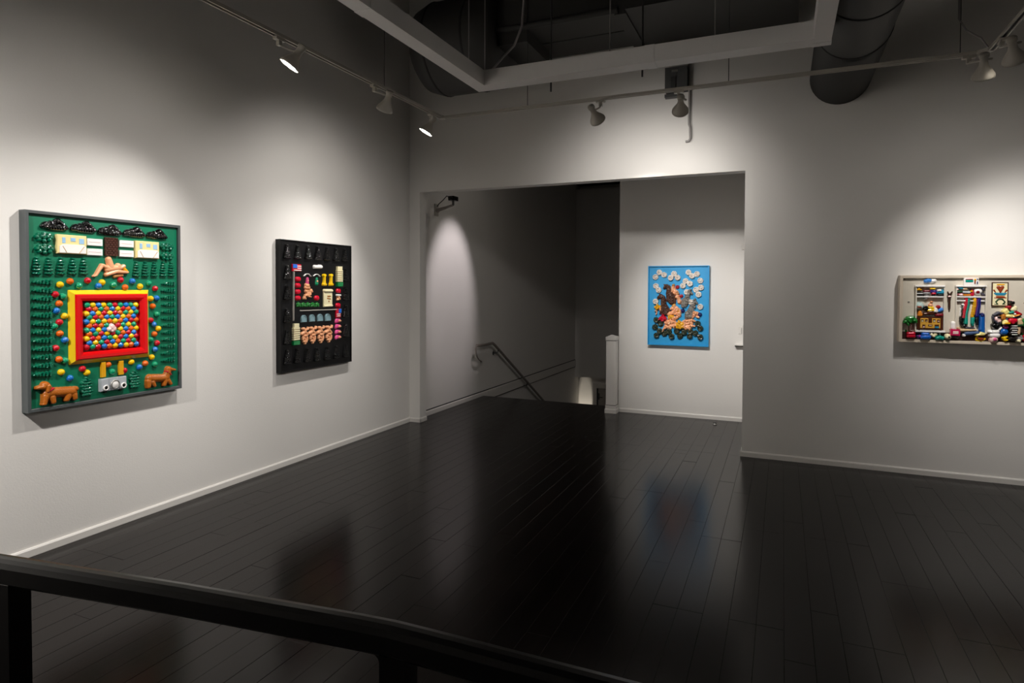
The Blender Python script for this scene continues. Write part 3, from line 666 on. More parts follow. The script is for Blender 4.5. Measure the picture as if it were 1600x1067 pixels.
('white_patch','white',.09,[(.7885,.2545,.7885,.2545,.008,.008),(.7808,.2327,.7808,.2327,.0058,.0058)]),
('navy_cloth','denim',.07,[(.8032,.2238,.8204,.2386,.0094,.0094),(.7391,.2115,.7391,.2115,.0095,.0095)]),
('red_cushion','red',.085,[(.7668,.2016,.7901,.2021,.0203,.0203),(.7787,.1874,.7787,.1874,.016,.016)]),
('duck_head','lemon',.08,[(.7324,.1897,.7324,.1897,.0204,.0204),(.7209,.1785,.7209,.1785,.0131,.0131)]),
('duck_bill','gold',.09,[(.7285,.179,.7549,.1797,.0102,.0073)]),
('vase','sand',.07,[(.8181,.2025,.8301,.1812,.0217,.0239),(.8267,.2099,.8267,.2099,.0181,.0181),(.8192,.1448,.8186,.1015,.0152,.0116)]),
('vase_band','leafdark',.078,[(.8121,.1628,.8381,.1654,.0116,.0101)]),
('dark_crate','charcoal',.075,[(.7688,.158,.8009,.1589,.0109,.0109),(.7694,.129,.8044,.1301,.0145,.0145),(.7728,.1001,.7991,.101,.016,.016),(.7707,.0566,.7941,.0538,.0145,.0145)]),
('snowman_head','cream',.08,[(.7745,.292,.789,.2923,.0181,.0181),(.7917,.3068,.7917,.3068,.0145,.0145)]),
('teal_scarf_knot','teal',.085,[(.7568,.2647,.7743,.2686,.0087,.0102)]),
('red_bow','darkred',.085,[(.7472,.3097,.7574,.3117,.0094,.0094),(.7533,.2972,.7533,.2972,.008,.008)]),
('black_pawn','black',.085,[(.7714,.3444,.7714,.3444,.0181,.0181)]),
('pawn_nose','palepink',.09,[(.772,.3589,.772,.3589,.0058,.0058)]),
('plum_toy','plum',.065,[(.7351,.1422,.7468,.1462,.0146,.0109),(.7231,.1564,.7524,.1627,.0109,.0087)]),
('cuckoo_clock','darkbrown',.025,[(.3589,.3919,.3589,.3919,.017,.017),(.358,.3754,.3598,.2984,.0115,.0077),(.3598,.2984,.3595,.2874,.0071,.0072)]),
('clock_horn','darkbrown',.02,[(.346,.4303,.3556,.4083,.0038,.0066),(.3793,.4305,.3636,.4084,.0038,.0066)]),
('clock_face','palepink',.032,[(.3525,.3905,.364,.3906,.0077,.0077)]),
('clock_stem','darkbrown',.02,[(.3598,.3628,.3596,.284,.0082,.0075)]),
('green_toy','leafdark',.035,[(.4155,.4307,.4404,.4309,.0115,.0115)]),
('teal_toy','skyteal',.035,[(.424,.4636,.4422,.4609,.0093,.0109)]),
('pink_toy','palepink',.04,[(.4124,.4498,.4124,.4498,.0082,.0082),(.4313,.4063,.4427,.405,.0093,.0093)]),
('maroon_toy','maroon',.03,[(.4141,.4061,.4457,.4145,.0098,.0065)]),
('tan_toy','sand',.035,[(.4536,.4528,.4717,.4528,.0065,.0082)]),
('silver_toy','silver',.038,[(.4538,.4269,.4943,.4258,.0093,.0109)]),
('wood_toy','orange',.03,[(.4572,.4037,.4978,.404,.0071,.0071)]),
('red_doll','red',.04,[(.5118,.4422,.5123,.4096,.0098,.0152),(.5147,.4042,.5147,.4042,.0109,.0109)]),
('doll_head','gold',.048,[(.5055,.434,.5055,.434,.0103,.0103)]),
('white_plate','white',.035,[(.5437,.4342,.557,.4343,.0217,.027)]),
('plate_centre','maroon',.045,[(.5494,.4289,.5494,.4289,.0149,.0149)]),
('blue_toy','slate',.035,[(.5877,.456,.5901,.448,.0097,.0081),(.5863,.4102,.593,.4075,.0108,.0081)]),
('black_hat','black',.04,[(.4982,.4462,.5206,.4463,.0049,.0049)]),
('mask_hair','gold',.022,[(.6805,.4902,.7242,.4902,.0076,.0076)]),
('mask_head','rust',.026,[(.6882,.468,.6882,.468,.0177,.0177),(.7139,.4681,.7139,.4681,.0177,.0177),(.691,.457,.7016,.4349,.0114,.0088),(.7115,.4571,.7016,.4349,.0114,.0088),(.7018,.4286,.7018,.4286,.0076,.0076)]),
('mask_arm','tealblue',.022,[(.665,.4182,.737,.4187,.0095,.0095),(.6743,.4078,.7308,.4082,.0063,.0063),(.7026,.4112,.7026,.4112,.0107,.0107)]),
('mask_hand','rust',.022,[(.6594,.4448,.6687,.4284,.0089,.0063),(.7429,.4452,.733,.4288,.0088,.0063)]),
('mask_belly','paleblue',.02,[(.6823,.4031,.7286,.4035,.0047,.0047)]),
('mask_belt','rust',.022,[(.6639,.3833,.7402,.384,.0057,.0057),(.6771,.3929,.7286,.3934,.0063,.0063)]),
('mask_leg','leafdark',.022,[(.6904,.3715,.674,.3507,.0082,.007),(.7161,.3718,.7332,.3515,.0082,.0069),(.6733,.3491,.6865,.3319,.0063,.0054),(.7345,.3499,.7194,.3323,.0063,.0054),(.6904,.3715,.7161,.3718,.007,.0069),(.6614,.3325,.6886,.3309,.0029,.0028),(.7169,.3313,.7437,.3336,.0028,.0028)])]
P4_RECT=[('shelf_side','offwhite',0,.035,(.1151,.097,.1253,.4828)),
('shelf_side','offwhite',0,.035,(.3164,.0953,.3263,.4832)),
('shelf_top','white',0,.045,(.112,.4706,.323,.4841)),
('shelf_board','white',0,.04,(.1237,.3817,.3147,.3925)),
('shelf_board','white',0,.045,(.1184,.0894,.3295,.1056)),
('shelf_side','offwhite',0,.035,(.3989,.0899,.4078,.4807)),
('shelf_side','offwhite',0,.035,(.6016,.0859,.6102,.4785)),
('shelf_top','white',0,.045,(.3955,.4714,.6066,.4846)),
('shelf_board','white',0,.04,(.406,.3834,.5997,.394)),
('shelf_board','white',0,.03,(.4065,.3518,.6003,.3613)),
('striped_box','black',0,.035,(.1219,.4205,.1761,.4276)),
('striped_box','white',0,.035,(.122,.4112,.1763,.4176)),
('striped_box','black',0,.035,(.1222,.3984,.1765,.4094)),
('cabinet_body','brown',0,.04,(.1281,.1122,.3138,.2184)),
('cabinet_front','ochre',0,.046,(.1511,.1235,.2937,.2071)),
('cabinet_post','brown',0,.048,(.2083,.1681,.2346,.2095)),
('cabinet_recess','brown',0,.049,(.1564,.178,.1744,.1976)),
('cabinet_recess','brown',0,.049,(.185,.177,.2036,.1983)),
('cabinet_recess','brown',0,.049,(.2412,.1766,.259,.1996)),
('cabinet_recess','brown',0,.049,(.27,.1721,.2893,.1985)),
('cabinet_recess','brown',0,.049,(.1662,.1286,.1872,.1534)),
('cabinet_recess','brown',0,.049,(.2072,.1405,.2365,.1564)),
('cabinet_recess','brown',0,.049,(.253,.1242,.2841,.1559)),
('trinket','cream',0,.053,(.1595,.178,.1715,.1887)),
('trinket','sand',0,.053,(.1887,.1788,.2015,.1866)),
('trinket','cream',0,.053,(.2433,.1784,.2573,.189)),
('trinket','palepink',0,.053,(.273,.1791,.2849,.1879)),
('trinket','palepink',0,.053,(.1702,.1293,.1829,.1392)),
('trinket','sand',0,.053,(.2126,.1423,.232,.1511)),
('trinket','tealblue',0,.053,(.2546,.1249,.2828,.14)),
('cabinet_foot','brown',0,.045,(.1381,.102,.1502,.1105)),
('cabinet_foot','brown',0,.045,(.2935,.1057,.3047,.1145)),
('oven_body','white',0,.04,(.4511,.485,.5525,.5458)),
('oven_door','teal',0,.044,(.4623,.5095,.5145,.529)),
('oven_trim','darkred',0,.043,(.4621,.529,.5126,.5366)),
('oven_knob','gold',0,.048,(.5205,.5236,.5339,.5385)),
('oven_knob','rust',0,.048,(.522,.4978,.531,.5208)),
('oven_dial','navy',0,.048,(.5383,.5303,.5461,.5384)),
('oven_dial','navy',0,.048,(.5388,.4951,.546,.5168)),
('pink_box','crimson',0,.06,(.3639,.0676,.4302,.1201)),
('box_label','palepink',0,.064,(.3796,.0808,.4185,.1059)),
('picture_frame','darkbrown',0,.016,(.6447,.3122,.7563,.5101)),
('picture_field','cream',0,.018,(.6514,.3211,.7496,.5019)),
('crate_band','white',0,.078,(.7703,.1573,.8063,.1628)),
('crate_band','white',0,.078,(.7706,.1399,.8066,.1453)),
('crate_band','white',0,.078,(.771,.1225,.807,.1279)),
('crate_band','white',0,.078,(.7713,.105,.8073,.1105)),
('crate_band','white',0,.078,(.7716,.0876,.8076,.0931))]

# ---------------------------------------------------------------- room shell
XW, YB, YA, HD, XJ = -4.065, 6.30, 7.925, 2.717, -.337
CEIL = 5.2
W_ = M['wall']
def sbox(name, boxes, mt, parent=None):
    b = MB()
    for q in boxes: b.box(*q)
    o = b.build(name, mt, parent)
    return struct(o) if parent is None else o
sbox('wall_left', [(-4.3, -2.6, -.1, XW, YB, CEIL)], W_)
sbox('wall_back', [(-4.3, YB, -.1, -3.925, YB + .14, HD), (-4.3, YB, HD, XJ, YB + .14, CEIL), (XJ, YB, -.1, 4.6, YB + .14, CEIL)], W_)
sbox('wall_right', [(4.4, -2.6, -.1, 4.6, YB, CEIL)], W_)
sbox('wall_rear', [(-4.3, -2.8, -.1, 4.6, -2.6, CEIL)], W_)
sbox('ceiling', [(-4.3, -2.8, CEIL, 4.6, YB + .14, CEIL + .1)], M['ceiling'])
sbox('wall_stair_left', [(-4.3, YB + .14, -2.3, -4.06, 13.2, 3.8)], W_)
sbox('wall_alcove', [(-1.935, YA, -2.3, -.2, YA + .15, 3.8), (-1.935, YA + .15, -2.3, -1.80, 13.2, 3.8)], W_)
sbox('wall_alcove_right', [(XJ, YB + .14, -.1, -.2, YA, 3.8)], W_)
sbox('wall_stair_end', [(-4.06, 12.75, -.30, -1.935, 13.0, 3.70), (-4.06, 13.0, -2.3, -1.935, 13.2, 3.8)], W_)
sbox('ceiling_stairwell', [(-4.3, YB + .14, 3.8, -.2, 13.2, 3.9)], M['ceiling'])
sbox('trim_1', [(-4.06, 12.725, .955, -1.935, 12.75, .985)], M['trim'])            # rail across the stairwell end wall

# floor: dark sub-floor slab with every plank laid on it
fl = struct(sbox('floor', [(-4.3, -2.7, -.14, 4.5, YB, -.016), (-4.06, YB, -.14, XJ, YA, -.016), (-4.06, YA, -.14, -1.935, 8.245, -.016)], M['seam']))
def plank_mat():
    ma = bpy.data.materials.new('espresso_hardwood'); ma.use_nodes = True; nt = ma.node_tree; N = nt.nodes; L = nt.links; b = N['Principled BSDF']
    tc = N.new('ShaderNodeTexCoord'); mp = N.new('ShaderNodeMapping'); mp.inputs['Scale'].default_value = (60, 2.5, 20); oi = N.new('ShaderNodeObjectInfo')
    ad = N.new('ShaderNodeVectorMath'); ad.operation = 'ADD'; L.new(tc.outputs['Object'], ad.inputs[0]); L.new(oi.outputs['Location'], ad.inputs[1]); L.new(ad.outputs[0], mp.inputs['Vector'])
    nz = N.new('ShaderNodeTexNoise'); nz.inputs['Scale'].default_value = 1.0; nz.inputs['Detail'].default_value = 6; L.new(mp.outputs[0], nz.inputs['Vector'])
    cr = N.new('ShaderNodeValToRGB'); cr.color_ramp.elements[0].color = (.0020, .0013, .0011, 1); cr.color_ramp.elements[1].color = (.0065, .0038, .0030, 1); L.new(nz.outputs['Fac'], cr.inputs['Fac'])
    hs = N.new('ShaderNodeHueSaturation'); mr = N.new('ShaderNodeMapRange'); mr.inputs['To Min'].default_value = .75; mr.inputs['To Max'].default_value = 1.25
    L.new(oi.outputs['Random'], mr.inputs['Value']); L.new(mr.outputs[0], hs.inputs['Value']); L.new(cr.outputs[0], hs.inputs['Color']); L.new(hs.outputs[0], b.inputs['Base Color'])
    r2 = N.new('ShaderNodeMapRange'); r2.inputs['To Min'].default_value = FLOOR_R - .03; r2.inputs['To Max'].default_value = FLOOR_R + .03; L.new(nz.outputs['Fac'], r2.inputs['Value']); L.new(r2.outputs[0], b.inputs['Roughness'])
    bp = N.new('ShaderNodeBump'); bp.inputs['Strength'].default_value = .12; bp.inputs['Distance'].default_value = .001; L.new(nz.outputs['Fac'], bp.inputs['Height']); L.new(bp.outputs[0], b.inputs['Normal'])
    b.inputs['Specular IOR Level'].default_value = FLOOR_S
    return ma
FLOOR_R, FLOOR_S = .20, .17
M['plank'] = plank_mat()
PW, X0 = .1222, -1.072
plank_meshes = {}
def plank_mesh(wd, ln):
    k = (round(wd, 3), round(ln, 3))
    if k not in plank_meshes: plank_meshes[k] = MB().cbox(0.0004, 0.0004, -.015, wd - .0004, ln - .0004, 0, .0008).mesh('plank')
    return plank_meshes[k]
planks = []
def lay(x0, x1, ymin, ymax):
    n0 = math.floor((x0 - X0) / PW)
    for i in range(n0, n0 + 200):
        xa = max(x0, X0 + i * PW); xb = min(x1, X0 + (i + 1) * PW)
        if xa >= x1 - 1e-4: break
        if xb - xa < .01: continue
        y = ymin + random.choice((-1.0, -.75, -.5, -.25, 0))
        while y < ymax:
            ln = random.choice((1.0, 1.25, 1.25, 1.5, 1.75)); a, b = max(y, ymin), min(y + ln, ymax); y += ln
            if b - a > .02: planks.append((xa, xb - xa, a, b - a))
lay(-4.05, 4.4, -2.6, YB - .012)
lay(-4.05, XJ, YB - .012, YA - .012)
lay(-4.05, -1.92, YA - .012, 8.25)
def seen(p):
    x, y = p[0] + p[1] / 2, p[2] + p[3]
    return not (x > 2.3 or y < 1.25 or y < 1.3 + .55 * max(0, x + 3.2))
near = sorted([p for p in planks if seen(p)], key=lambda p: (p[0] + p[1] / 2) ** 2 * .6 + (p[2] + p[3] / 2) ** 2)
singles = near[:300]; rest = near[300:] + [p for p in planks if not seen(p)]
for xa, wd, ya, ln in singles:
    o = link('plank', plank_mesh(wd, ln), M['plank'], fl, (xa, ya, 0)); o.rotation_euler = (random.gauss(0, .0004), random.gauss(0, .0008), 0)
b = MB()
for xa, wd, ya, ln in rest: b.cbox(xa + .0004, ya + .0004, -.015, xa + wd - .0004, ya + ln - .0004, 0, .0008)
o = b.build('plank_rest', M['plank'], fl); o['kind'] = 'stuff'

# baseboards: small chamfered skirting
def skirt(name, a, bb, nrm, z0=0, h=.05, t=.014, mt=None):
    a = Vector((a[0], a[1], 0)); bb = Vector((bb[0], bb[1], 0)); n = Vector((nrm[0], nrm[1], 0))
    prof = [(0, z0), (t, z0), (t, z0 + h - .010), (t - .006, z0 + h), (0, z0 + h)]
    V = [a + n * p + Vector((0, 0, z)) for p, z in prof] + [bb + n * p + Vector((0, 0, z)) for p, z in prof]
    k = len(prof); Fc = [(i, (i + 1) % k, k + (i + 1) % k, k + i) for i in range(k)] + [tuple(range(k))[::-1], tuple(range(k, 2 * k))]
    bm_ = MB().add(V, Fc)
    return bm_, name, mt or M['trim']
def put(*sk):
    b = MB()
    for s_, nm, mt in sk: b.add(s_.v, s_.f)
    me = b.mesh(sk[0][1]); o = link(sk[0][1], me, sk[0][2])
    import bmesh
    bm = bmesh.new(); bm.from_mesh(me); bmesh.ops.recalc_face_normals(bm, faces=bm.faces); bm.to_mesh(me); bm.free()
    return struct(o)
put(skirt('baseboard_left', (XW, -2.6), (XW, YB - .001), (1, 0)))
put(skirt('baseboard_back_left', (XW + .014, YB), (-3.911, YB), (0, -1)), skirt('', (-3.925, YB - .014), (-3.925, YB + .14), (1, 0)))
put(skirt('baseboard_back', (XJ - .014, YB), (4.4, YB), (0, -1)), skirt('', (XJ, YB - .014), (XJ, YB + .14), (-1, 0)))
put(skirt('baseboard_alcove', (-1.914, YA), (XJ - .014, YA), (0, -1)), skirt('', (XJ, YB + .14), (XJ, YA), (-1, 0)))
# ledge on the stair wall: skirting that runs level past the top step, with a dark groove line over it
put(skirt('trim_2', (-4.06, YB + .14), (-4.06, 12.75), (1, 0), -.075, .135, .02))
put(skirt('trim_3', (-4.06, YB + .16), (-4.06, 12.75), (1, 0), .060, .012, .008, M['seam']))
put(skirt('trim_4', (-4.06, 8.25), (-4.06, 12.75), (1, 0), -.092, .014, .008, M['seam']))
# stairs going down behind the floor edge
b = MB()
for i in range(11):
    y0 = 8.252 + i * .29; z = -.17 * (i + 1)
    b.box(-4.055, y0, z - .17, -1.937, y0 + .30, z)
struct(b.build('floor_stairs', M['plank']))
sbox('floor_lower', [(-4.06, 11.4, -2.15, -1.935, 13.0, -2.04)], M['plank'])
sbox('trim_5', [(-4.055, 8.243, -.16, -1.937, 8.251, -.002)], M['plank'])            # riser under the landing nosing

# door at the foot of the stairs
dr = MB().box(-3.715, 12.975, -2.04, -3.642, 13.0, -.46).box(-3.642, 12.975, -.55, -2.55, 13.0, -.46).box(-2.55, 12.975, -2.04, -2.46, 13.0, -.46).build('door_1', M['trim']); struct(dr)
MB().box(-3.612, 12.985, -2.04, -2.55, 12.999, -.56).build('door_leaf', M['doorwood'], dr)
MB().box(-3.642, 12.980, -2.04, -3.612, 12.999, -.56).build('door_gap', M['seam'], dr)
b = MB(); b.box(-3.605, 12.972, -.80, -3.58, 12.986, -.66); b.tube([(-3.592, 12.975, -.74), (-3.592, 12.93, -.74), (-3.50, 12.93, -.74)], .009); b.build('door_handle', M['darkmetal'], dr)

# ---------------------------------------------------------------- newel post at the head of the stairs
t = thing('newel_post', 'square white newel post with pyramid cap at the head of the stairs', 'post', (-1.998, 7.836, 0))
MB().box(-.062, -.062, .105, .062, .062, .925).build('shaft', M['trim'], t)
b = MB().box(-.060, -.060, .925, .060, .060, .935).box(-.070, -.070, .935, .070, .070, .975)
b.add([(-.070, -.070, .975), (.070, -.070, .975), (.070, .070, .975), (-.070, .070, .975), (0, 0, 1.005)], [(0, 1, 4), (1, 2, 4), (2, 3, 4), (3, 0, 4)])
b.build('cap', M['trim'], t)
MB().box(-.068, -.068, .055, .068, .068, .098).box(-.060, -.060, .098, .060, .060, .105).cbox(-.076, -.076, 0, .076, .076, .055, .008).build('base', M['trim'], t)
for nm, z in (('groove', .098), ('groove', .927)):
    MB().box(-.0635, -.0635, z, .0635, .0635, z + .007).build(nm, M['seam'], t)

# stair handrail on the left stair wall
t = thing('stair_handrail', 'thin brown handrail sloping down the left wall of the stairwell', 'handrail', (-4.06, 7.85, .78))
P = lambda x, y, z: (x + 4.06, y - 7.85, z - .78)
b = MB(); b.tube([P(-3.975, 7.90, .775), P(-3.975, 8.15, .765), P(-3.975, 8.42, .77), P(-3.975, 8.50, .735), P(-3.975, 10.58, -.443), P(-3.975, 11.3, -.85)], .021, 12); b.build('rail', M['handrail'], t)
b = MB(); b.tube([P(-3.975, 7.90, .775), P(-3.975, 7.872, .765), P(-3.975, 7.866, .74), P(-3.978, 7.88, .67), P(-3.986, 7.93, .61), P(-4.0, 8.01, .565), P(-4.02, 8.10, .535), P(-4.058, 8.22, .51)], .010, 8); b.build('end_return', M['handrail'], t)
for y, z in ((8.62, .665), (9.80, -.002), (11.0, -.68)):
    b = MB(); b.tube([P(-3.975, y, z - .01), P(-3.98, y, z - .06), P(-4.058, y, z - .07)], .008, 8); b.lathe([(.0, .0), (.028, .0), (.028, .006), (0, .006)], P(-4.06, y, z - .07), (1, 0, 0), 14); b.build('bracket', M['darkmetal'], t)

# camera on a bracket under the lintel
t = thing('security_camera', 'small black camera on a bracket arm under the lintel corner', 'camera', (-4.06, 6.90, 2.60))
MB().box(0, -.045, -.09, .012, .045, .06).build('wall_plate', M['shade'], t)
b = MB(); b.tube([(.012, 0, -.02), (.04, 0, -.02)], .026, 12); b.tube([(.03, -.01, -.02), (.17, -.05, .0), (.30, -.09, .025)], .016, 10, rs=[.024, .020, .014]); b.build('arm', M['handrail'], t)
b = MB(); b.tube([(.30, -.09, .02), (.30, -.09, .075)], .014, 10); b.build('swivel', M['darkmetal'], t)
b = MB(); b.box(.262, -.15, .075, .338, -.03, .128); b.lathe([(.0, .0), (.024, .0), (.024, .03), (.017, .03), (.0, .024)], (.30, -.15, .10), (0, -1, 0), 14); b.build('body', M['rail'], t)
b = MB(); b.tube([(.02, 0, .03), (.05, -.01, .06), (.12, -.03, .10), (.19, -.06, .145), (.26, -.07, .12)], .006, 8); b.build('cable', M['darkmetal'], t)

# small wall items beside the opening
o = MB().cbox(-.022, -.045, 0, .022, .045, .008, .002).build('light_switch', M['trim'], None, (-.455, YA, 1.10)); o.rotation_euler = (math.pi / 2, 0, 0)
tag(o, 'pale flat switch plate on the alcove wall beside the opening edge', 'switch')
MB().cbox(-.006, -.014, .008, .006, .014, .014, .002).build('rocker', M['trim'], o)
MB().box(.012, -.04, .008, .016, .03, .009).build('slot', M['seam'], o)
t = thing('wall_bracket', 'little white shelf bracket with dark underside low beside the opening edge', 'bracket', (-.47, YA, .92))
MB().box(-.045, -.06, 0, .05, 0, .016).build('ledge', M['trim'], t); MB().box(-.045, -.055, -.012, .05, 0, 0).build('underside', M['rail'], t)
t = thing('motion_sensor', 'tiny white sensor on the jamb edge of the wide opening', 'sensor', (XJ, YB + .06, 2.0))
MB().box(-.026, -.018, -.030, 0, .018, .030).build('housing', M['trim'], t); MB().lathe([(.0, .004), (.008, .003), (.010, 0)], (-.026, 0, .0), (-1, 0, 0), 12).build('lens', M['p_white'], t)
t = thing('door_stop', 'small dark dome door stop on the floor by the alcove baseboard', 'door stop', (-.711, 7.66, 0))
MB().lathe([(.026, 0), (.026, .004), (.022, .014), (.012, .021), (0, .022)], (0, 0, 0), (0, 0, 1), 18).build('dome', M['darkmetal'], t); MB().lathe([(.029, 0), (.029, .006), (.022, .009)], n=18).build('ring', M['steel'], t)

# ---------------------------------------------------------------- foreground railing
t = thing('railing', 'black steel railing crossing the foreground in front of the dark floor', 'railing', (-1.51, .80, 0))
ox, oy = -1.51, .80
path = [(-2.7, .655), (-1.612, .795), (-1.095, .868), (-.70, .915), (-.63, .921), (-.56, .922), (-.173, .921), (.9, .912), (2.2, .902)]
prof = [(-.020, -.050), (.020, -.050), (.025, -.044), (.025, -.012), (.018, -.003), (.006, 0), (-.006, 0), (-.018, -.003), (-.025, -.012), (-.025, -.044)]
V = []; Fc = []; n = len(prof)
for i, (x, y) in enumerate(path):
    a = path[max(i - 1, 0)]; c = path[min(i + 1, len(path) - 1)]; d = Vector((c[0] - a[0], c[1] - a[1])).normalized()
    for p, z in prof: V.append((x - d.y * p - ox, y + d.x * p - oy, 1.0 + z))
for i in range(len(path) - 1):
    for k in range(n): Fc.append((i * n + k, (i + 1) * n + k, (i + 1) * n + (k + 1) % n, i * n + (k + 1) % n))
Fc += [tuple(range(n)), tuple(range(len(V) - n, len(V)))[::-1]]
MB().add(V, Fc, False).build('top_rail', M['rail'], t)
for x, y, a in ((-1.548, .803, .135), (-.618, .921, .06), (.55, .915, 0.0), (1.75, .905, 0.0)):
    o = MB().cbox(-.0245, -.0245, 0, .0245, .0245, .955, .001).build('post', M['rail'], t, (x - ox, y - oy, 0)); o.rotation_euler = (0, 0, a)
    MB().cbox(-.05, -.05, 0, .05, .05, .008, .002).build('foot_plate', M['rail'], o)
b = MB(); g = [(-.0245, .95), (-.0245, .925)] + [(-.0245 - .018 * (1 - math.cos(q)), .925 + .025 * math.sin(q)) for q in (.4, .8, 1.2, 1.57)]
V = [(x, y, z) for y in (-.02, .02) for x, z in g]; k = len(g)
b.add(V, [tuple(range(k)), tuple(range(k, 2 * k))[::-1]] + [(i, (i + 1) % k, k + (i + 1) % k, k + i) for i in range(k)]); b.build('weld_fillet', M['rail'], t, (-.618 - ox, .921 - oy, 0))

# ---------------------------------------------------------------- track lighting
ZT = 3.2
def channel(b, x0, y0, x1, y1):      # U channel open below, along x or y
    hw = .016
    if abs(x1 - x0) > abs(y1 - y0):
        b.box(x0, y0 - hw, ZT + .018, x1, y0 + hw, ZT + .024)
        for s_ in (-1, 1): b.box(x0, y0 + s_ * hw - .0045, ZT, x1, y0 + s_ * hw + .0045, ZT + .018)
    else:
        b.box(x0 - hw, y0, ZT + .018, x0 + hw, y1, ZT + .024)
        for s_ in (-1, 1): b.box(x0 + s_ * hw - .0045, y0, ZT, x0 + s_ * hw + .0045, y1, ZT + .018)
def groove(b, x0, y0, x1, y1):
    if abs(x1 - x0) > abs(y1 - y0): b.box(x0, y0 - .0115, ZT + .012, x1, y0 + .0115, ZT + .018)
    else: b.box(x0 - .0115, y0, ZT + .012, x0 + .0115, y1, ZT + .018)
XT, YT, XR = -2.985, 5.19, 1.265
t = thing('lighting_track', 'cream lighting track hung on thin rods around three sides of the gallery', 'track', (XT, YT, ZT))
runs = [(XT, -.5, XT, YT - .02), (XT + .02, YT, XR - .06, YT), (XR, -.5, XR, YT - .05)]
for q in runs:
    b = MB(); channel(b, *q); g = b.build('track_run', M['track'], t, (-XT, -YT, -ZT))
    b = MB(); groove(b, *q); b.build('contact_strip', M['groove'], g)
b = MB(); b.box(XT - .025, YT - .025, ZT - .001, XT + .025, YT + .025, ZT + .026); b.build('corner_joint', M['track'], t, (-XT, -YT, -ZT))
b = MB(); b.add([(XR - .07, YT - .021, ZT - .001), (XR - .06, YT + .021, ZT - .001), (XR + .022, YT - .05, ZT - .001), (XR - .022, YT - .06, ZT - .001), (XR - .07, YT - .021, ZT + .025), (XR - .06, YT + .021, ZT + .025), (XR + .022, YT - .05, ZT + .025), (XR - .022, YT - .06, ZT + .025)],
    [(0, 1, 2, 3), (7, 6, 5, 4), (0, 4, 5, 1), (1, 5, 6, 2), (2, 6, 7, 3), (3, 7, 4, 0)]); b.build('corner_joint', M['track'], t, (-XT, -YT, -ZT))
for x, y in ((XT, 4.25), (-2.113, YT), (-.409, YT), (1.10, YT), (XT, 1.6)):
    b = MB(); b.tube([(x, y, ZT + .024), (x, y, CEIL)], .0032, 6); b.build('hanger_rod', M['darkmetal'], t, (-XT, -YT, -ZT))

K = 1.04
lamp_prof = [(.0, -.075), (.025, -.075), (.028, -.070), (.028, -.052), (.023, -.048), (.022, -.022), (.027, .004), (.042, .030), (.056, .052), (.063, .067), (.0645, .080), (.0605, .080)]
lamp_in = [(.0605, .080), (.058, .064), (.050, .048), (.036, .028), (.0, .020)]
lamp_prof = [(r_ * K, z_ * K) for r_, z_ in lamp_prof]; lamp_in = [(r_ * K, z_ * K) for r_, z_ in lamp_in]
def lamp(key, label, track, head, aim, sizes, lit=False, col=WARM, group='track spotlights'):
    tx, ty = track; t = thing('track_spotlight', label, 'spotlight', (tx, ty, ZT), group)
    h = Vector(head) - Vector((tx, ty, ZT)); a = (Vector(aim) - Vector(head)).normalized()
    alongx = abs(ty - YT) < .03
    b = MB()
    if alongx: b.box(-.038, -.017, -.020, .038, .017, -.0005).box(-.013, -.013, -.052, .013, .013, -.020)
    else: b.box(-.017, -.038, -.020, .017, .038, -.0005).box(-.013, -.013, -.052, .013, .013, -.020)
    b.build('adapter', M['shade'], t)
    side = a.cross(Vector((0, 0, 1))).normalized(); k = h - a * .035; p1 = k + side * .040
    b = MB(); b.tube([(0, 0, -.045), (p1 - Vector((0, 0, 0))) * .5 + Vector((0, 0, -.05)) * .5 + side * .01, p1, k + side * .028], .0075, 8); b.build('yoke', M['shade'], t)
    sh = MB().lathe(lamp_prof, h, a, 26).build('lamp_shade', M['shade'], t)
    MB().lathe(lamp_in, h, a, 26).build('reflector', M['shade_in'], sh)
    MB().lathe([(.0, .076 * K), (.034 * K, .074 * K), (.054 * K, .068 * K), (.048 * K, .055 * K), (.03 * K, .040 * K)] if lit else [(0, .030 * K), (.030 * K, .029 * K), (.030 * K, .022 * K)], h, a, 22).build('bulb', M['bulb_on'], t)
    for nm, size, dz in sizes:     # one beam core and its spill
        k = key + '_' + nm
        if POW.get(k, 0) <= 0: continue
        ld = bpy.data.lights.new(k, 'SPOT'); ld.energy = POW[k]; ld.spot_size = math.radians(size); ld.spot_blend = 1.0; ld.color = col; ld.shadow_soft_size = .04
        lo = bpy.data.objects.new(k, ld); C.objects.link(lo); lo.parent = t; lo.location = h + a * .115
        lo.rotation_euler = a.to_track_quat('-Z', 'Y').to_euler()
    return t
CS = (('core', 62, 0), ('spill', 150, 0))
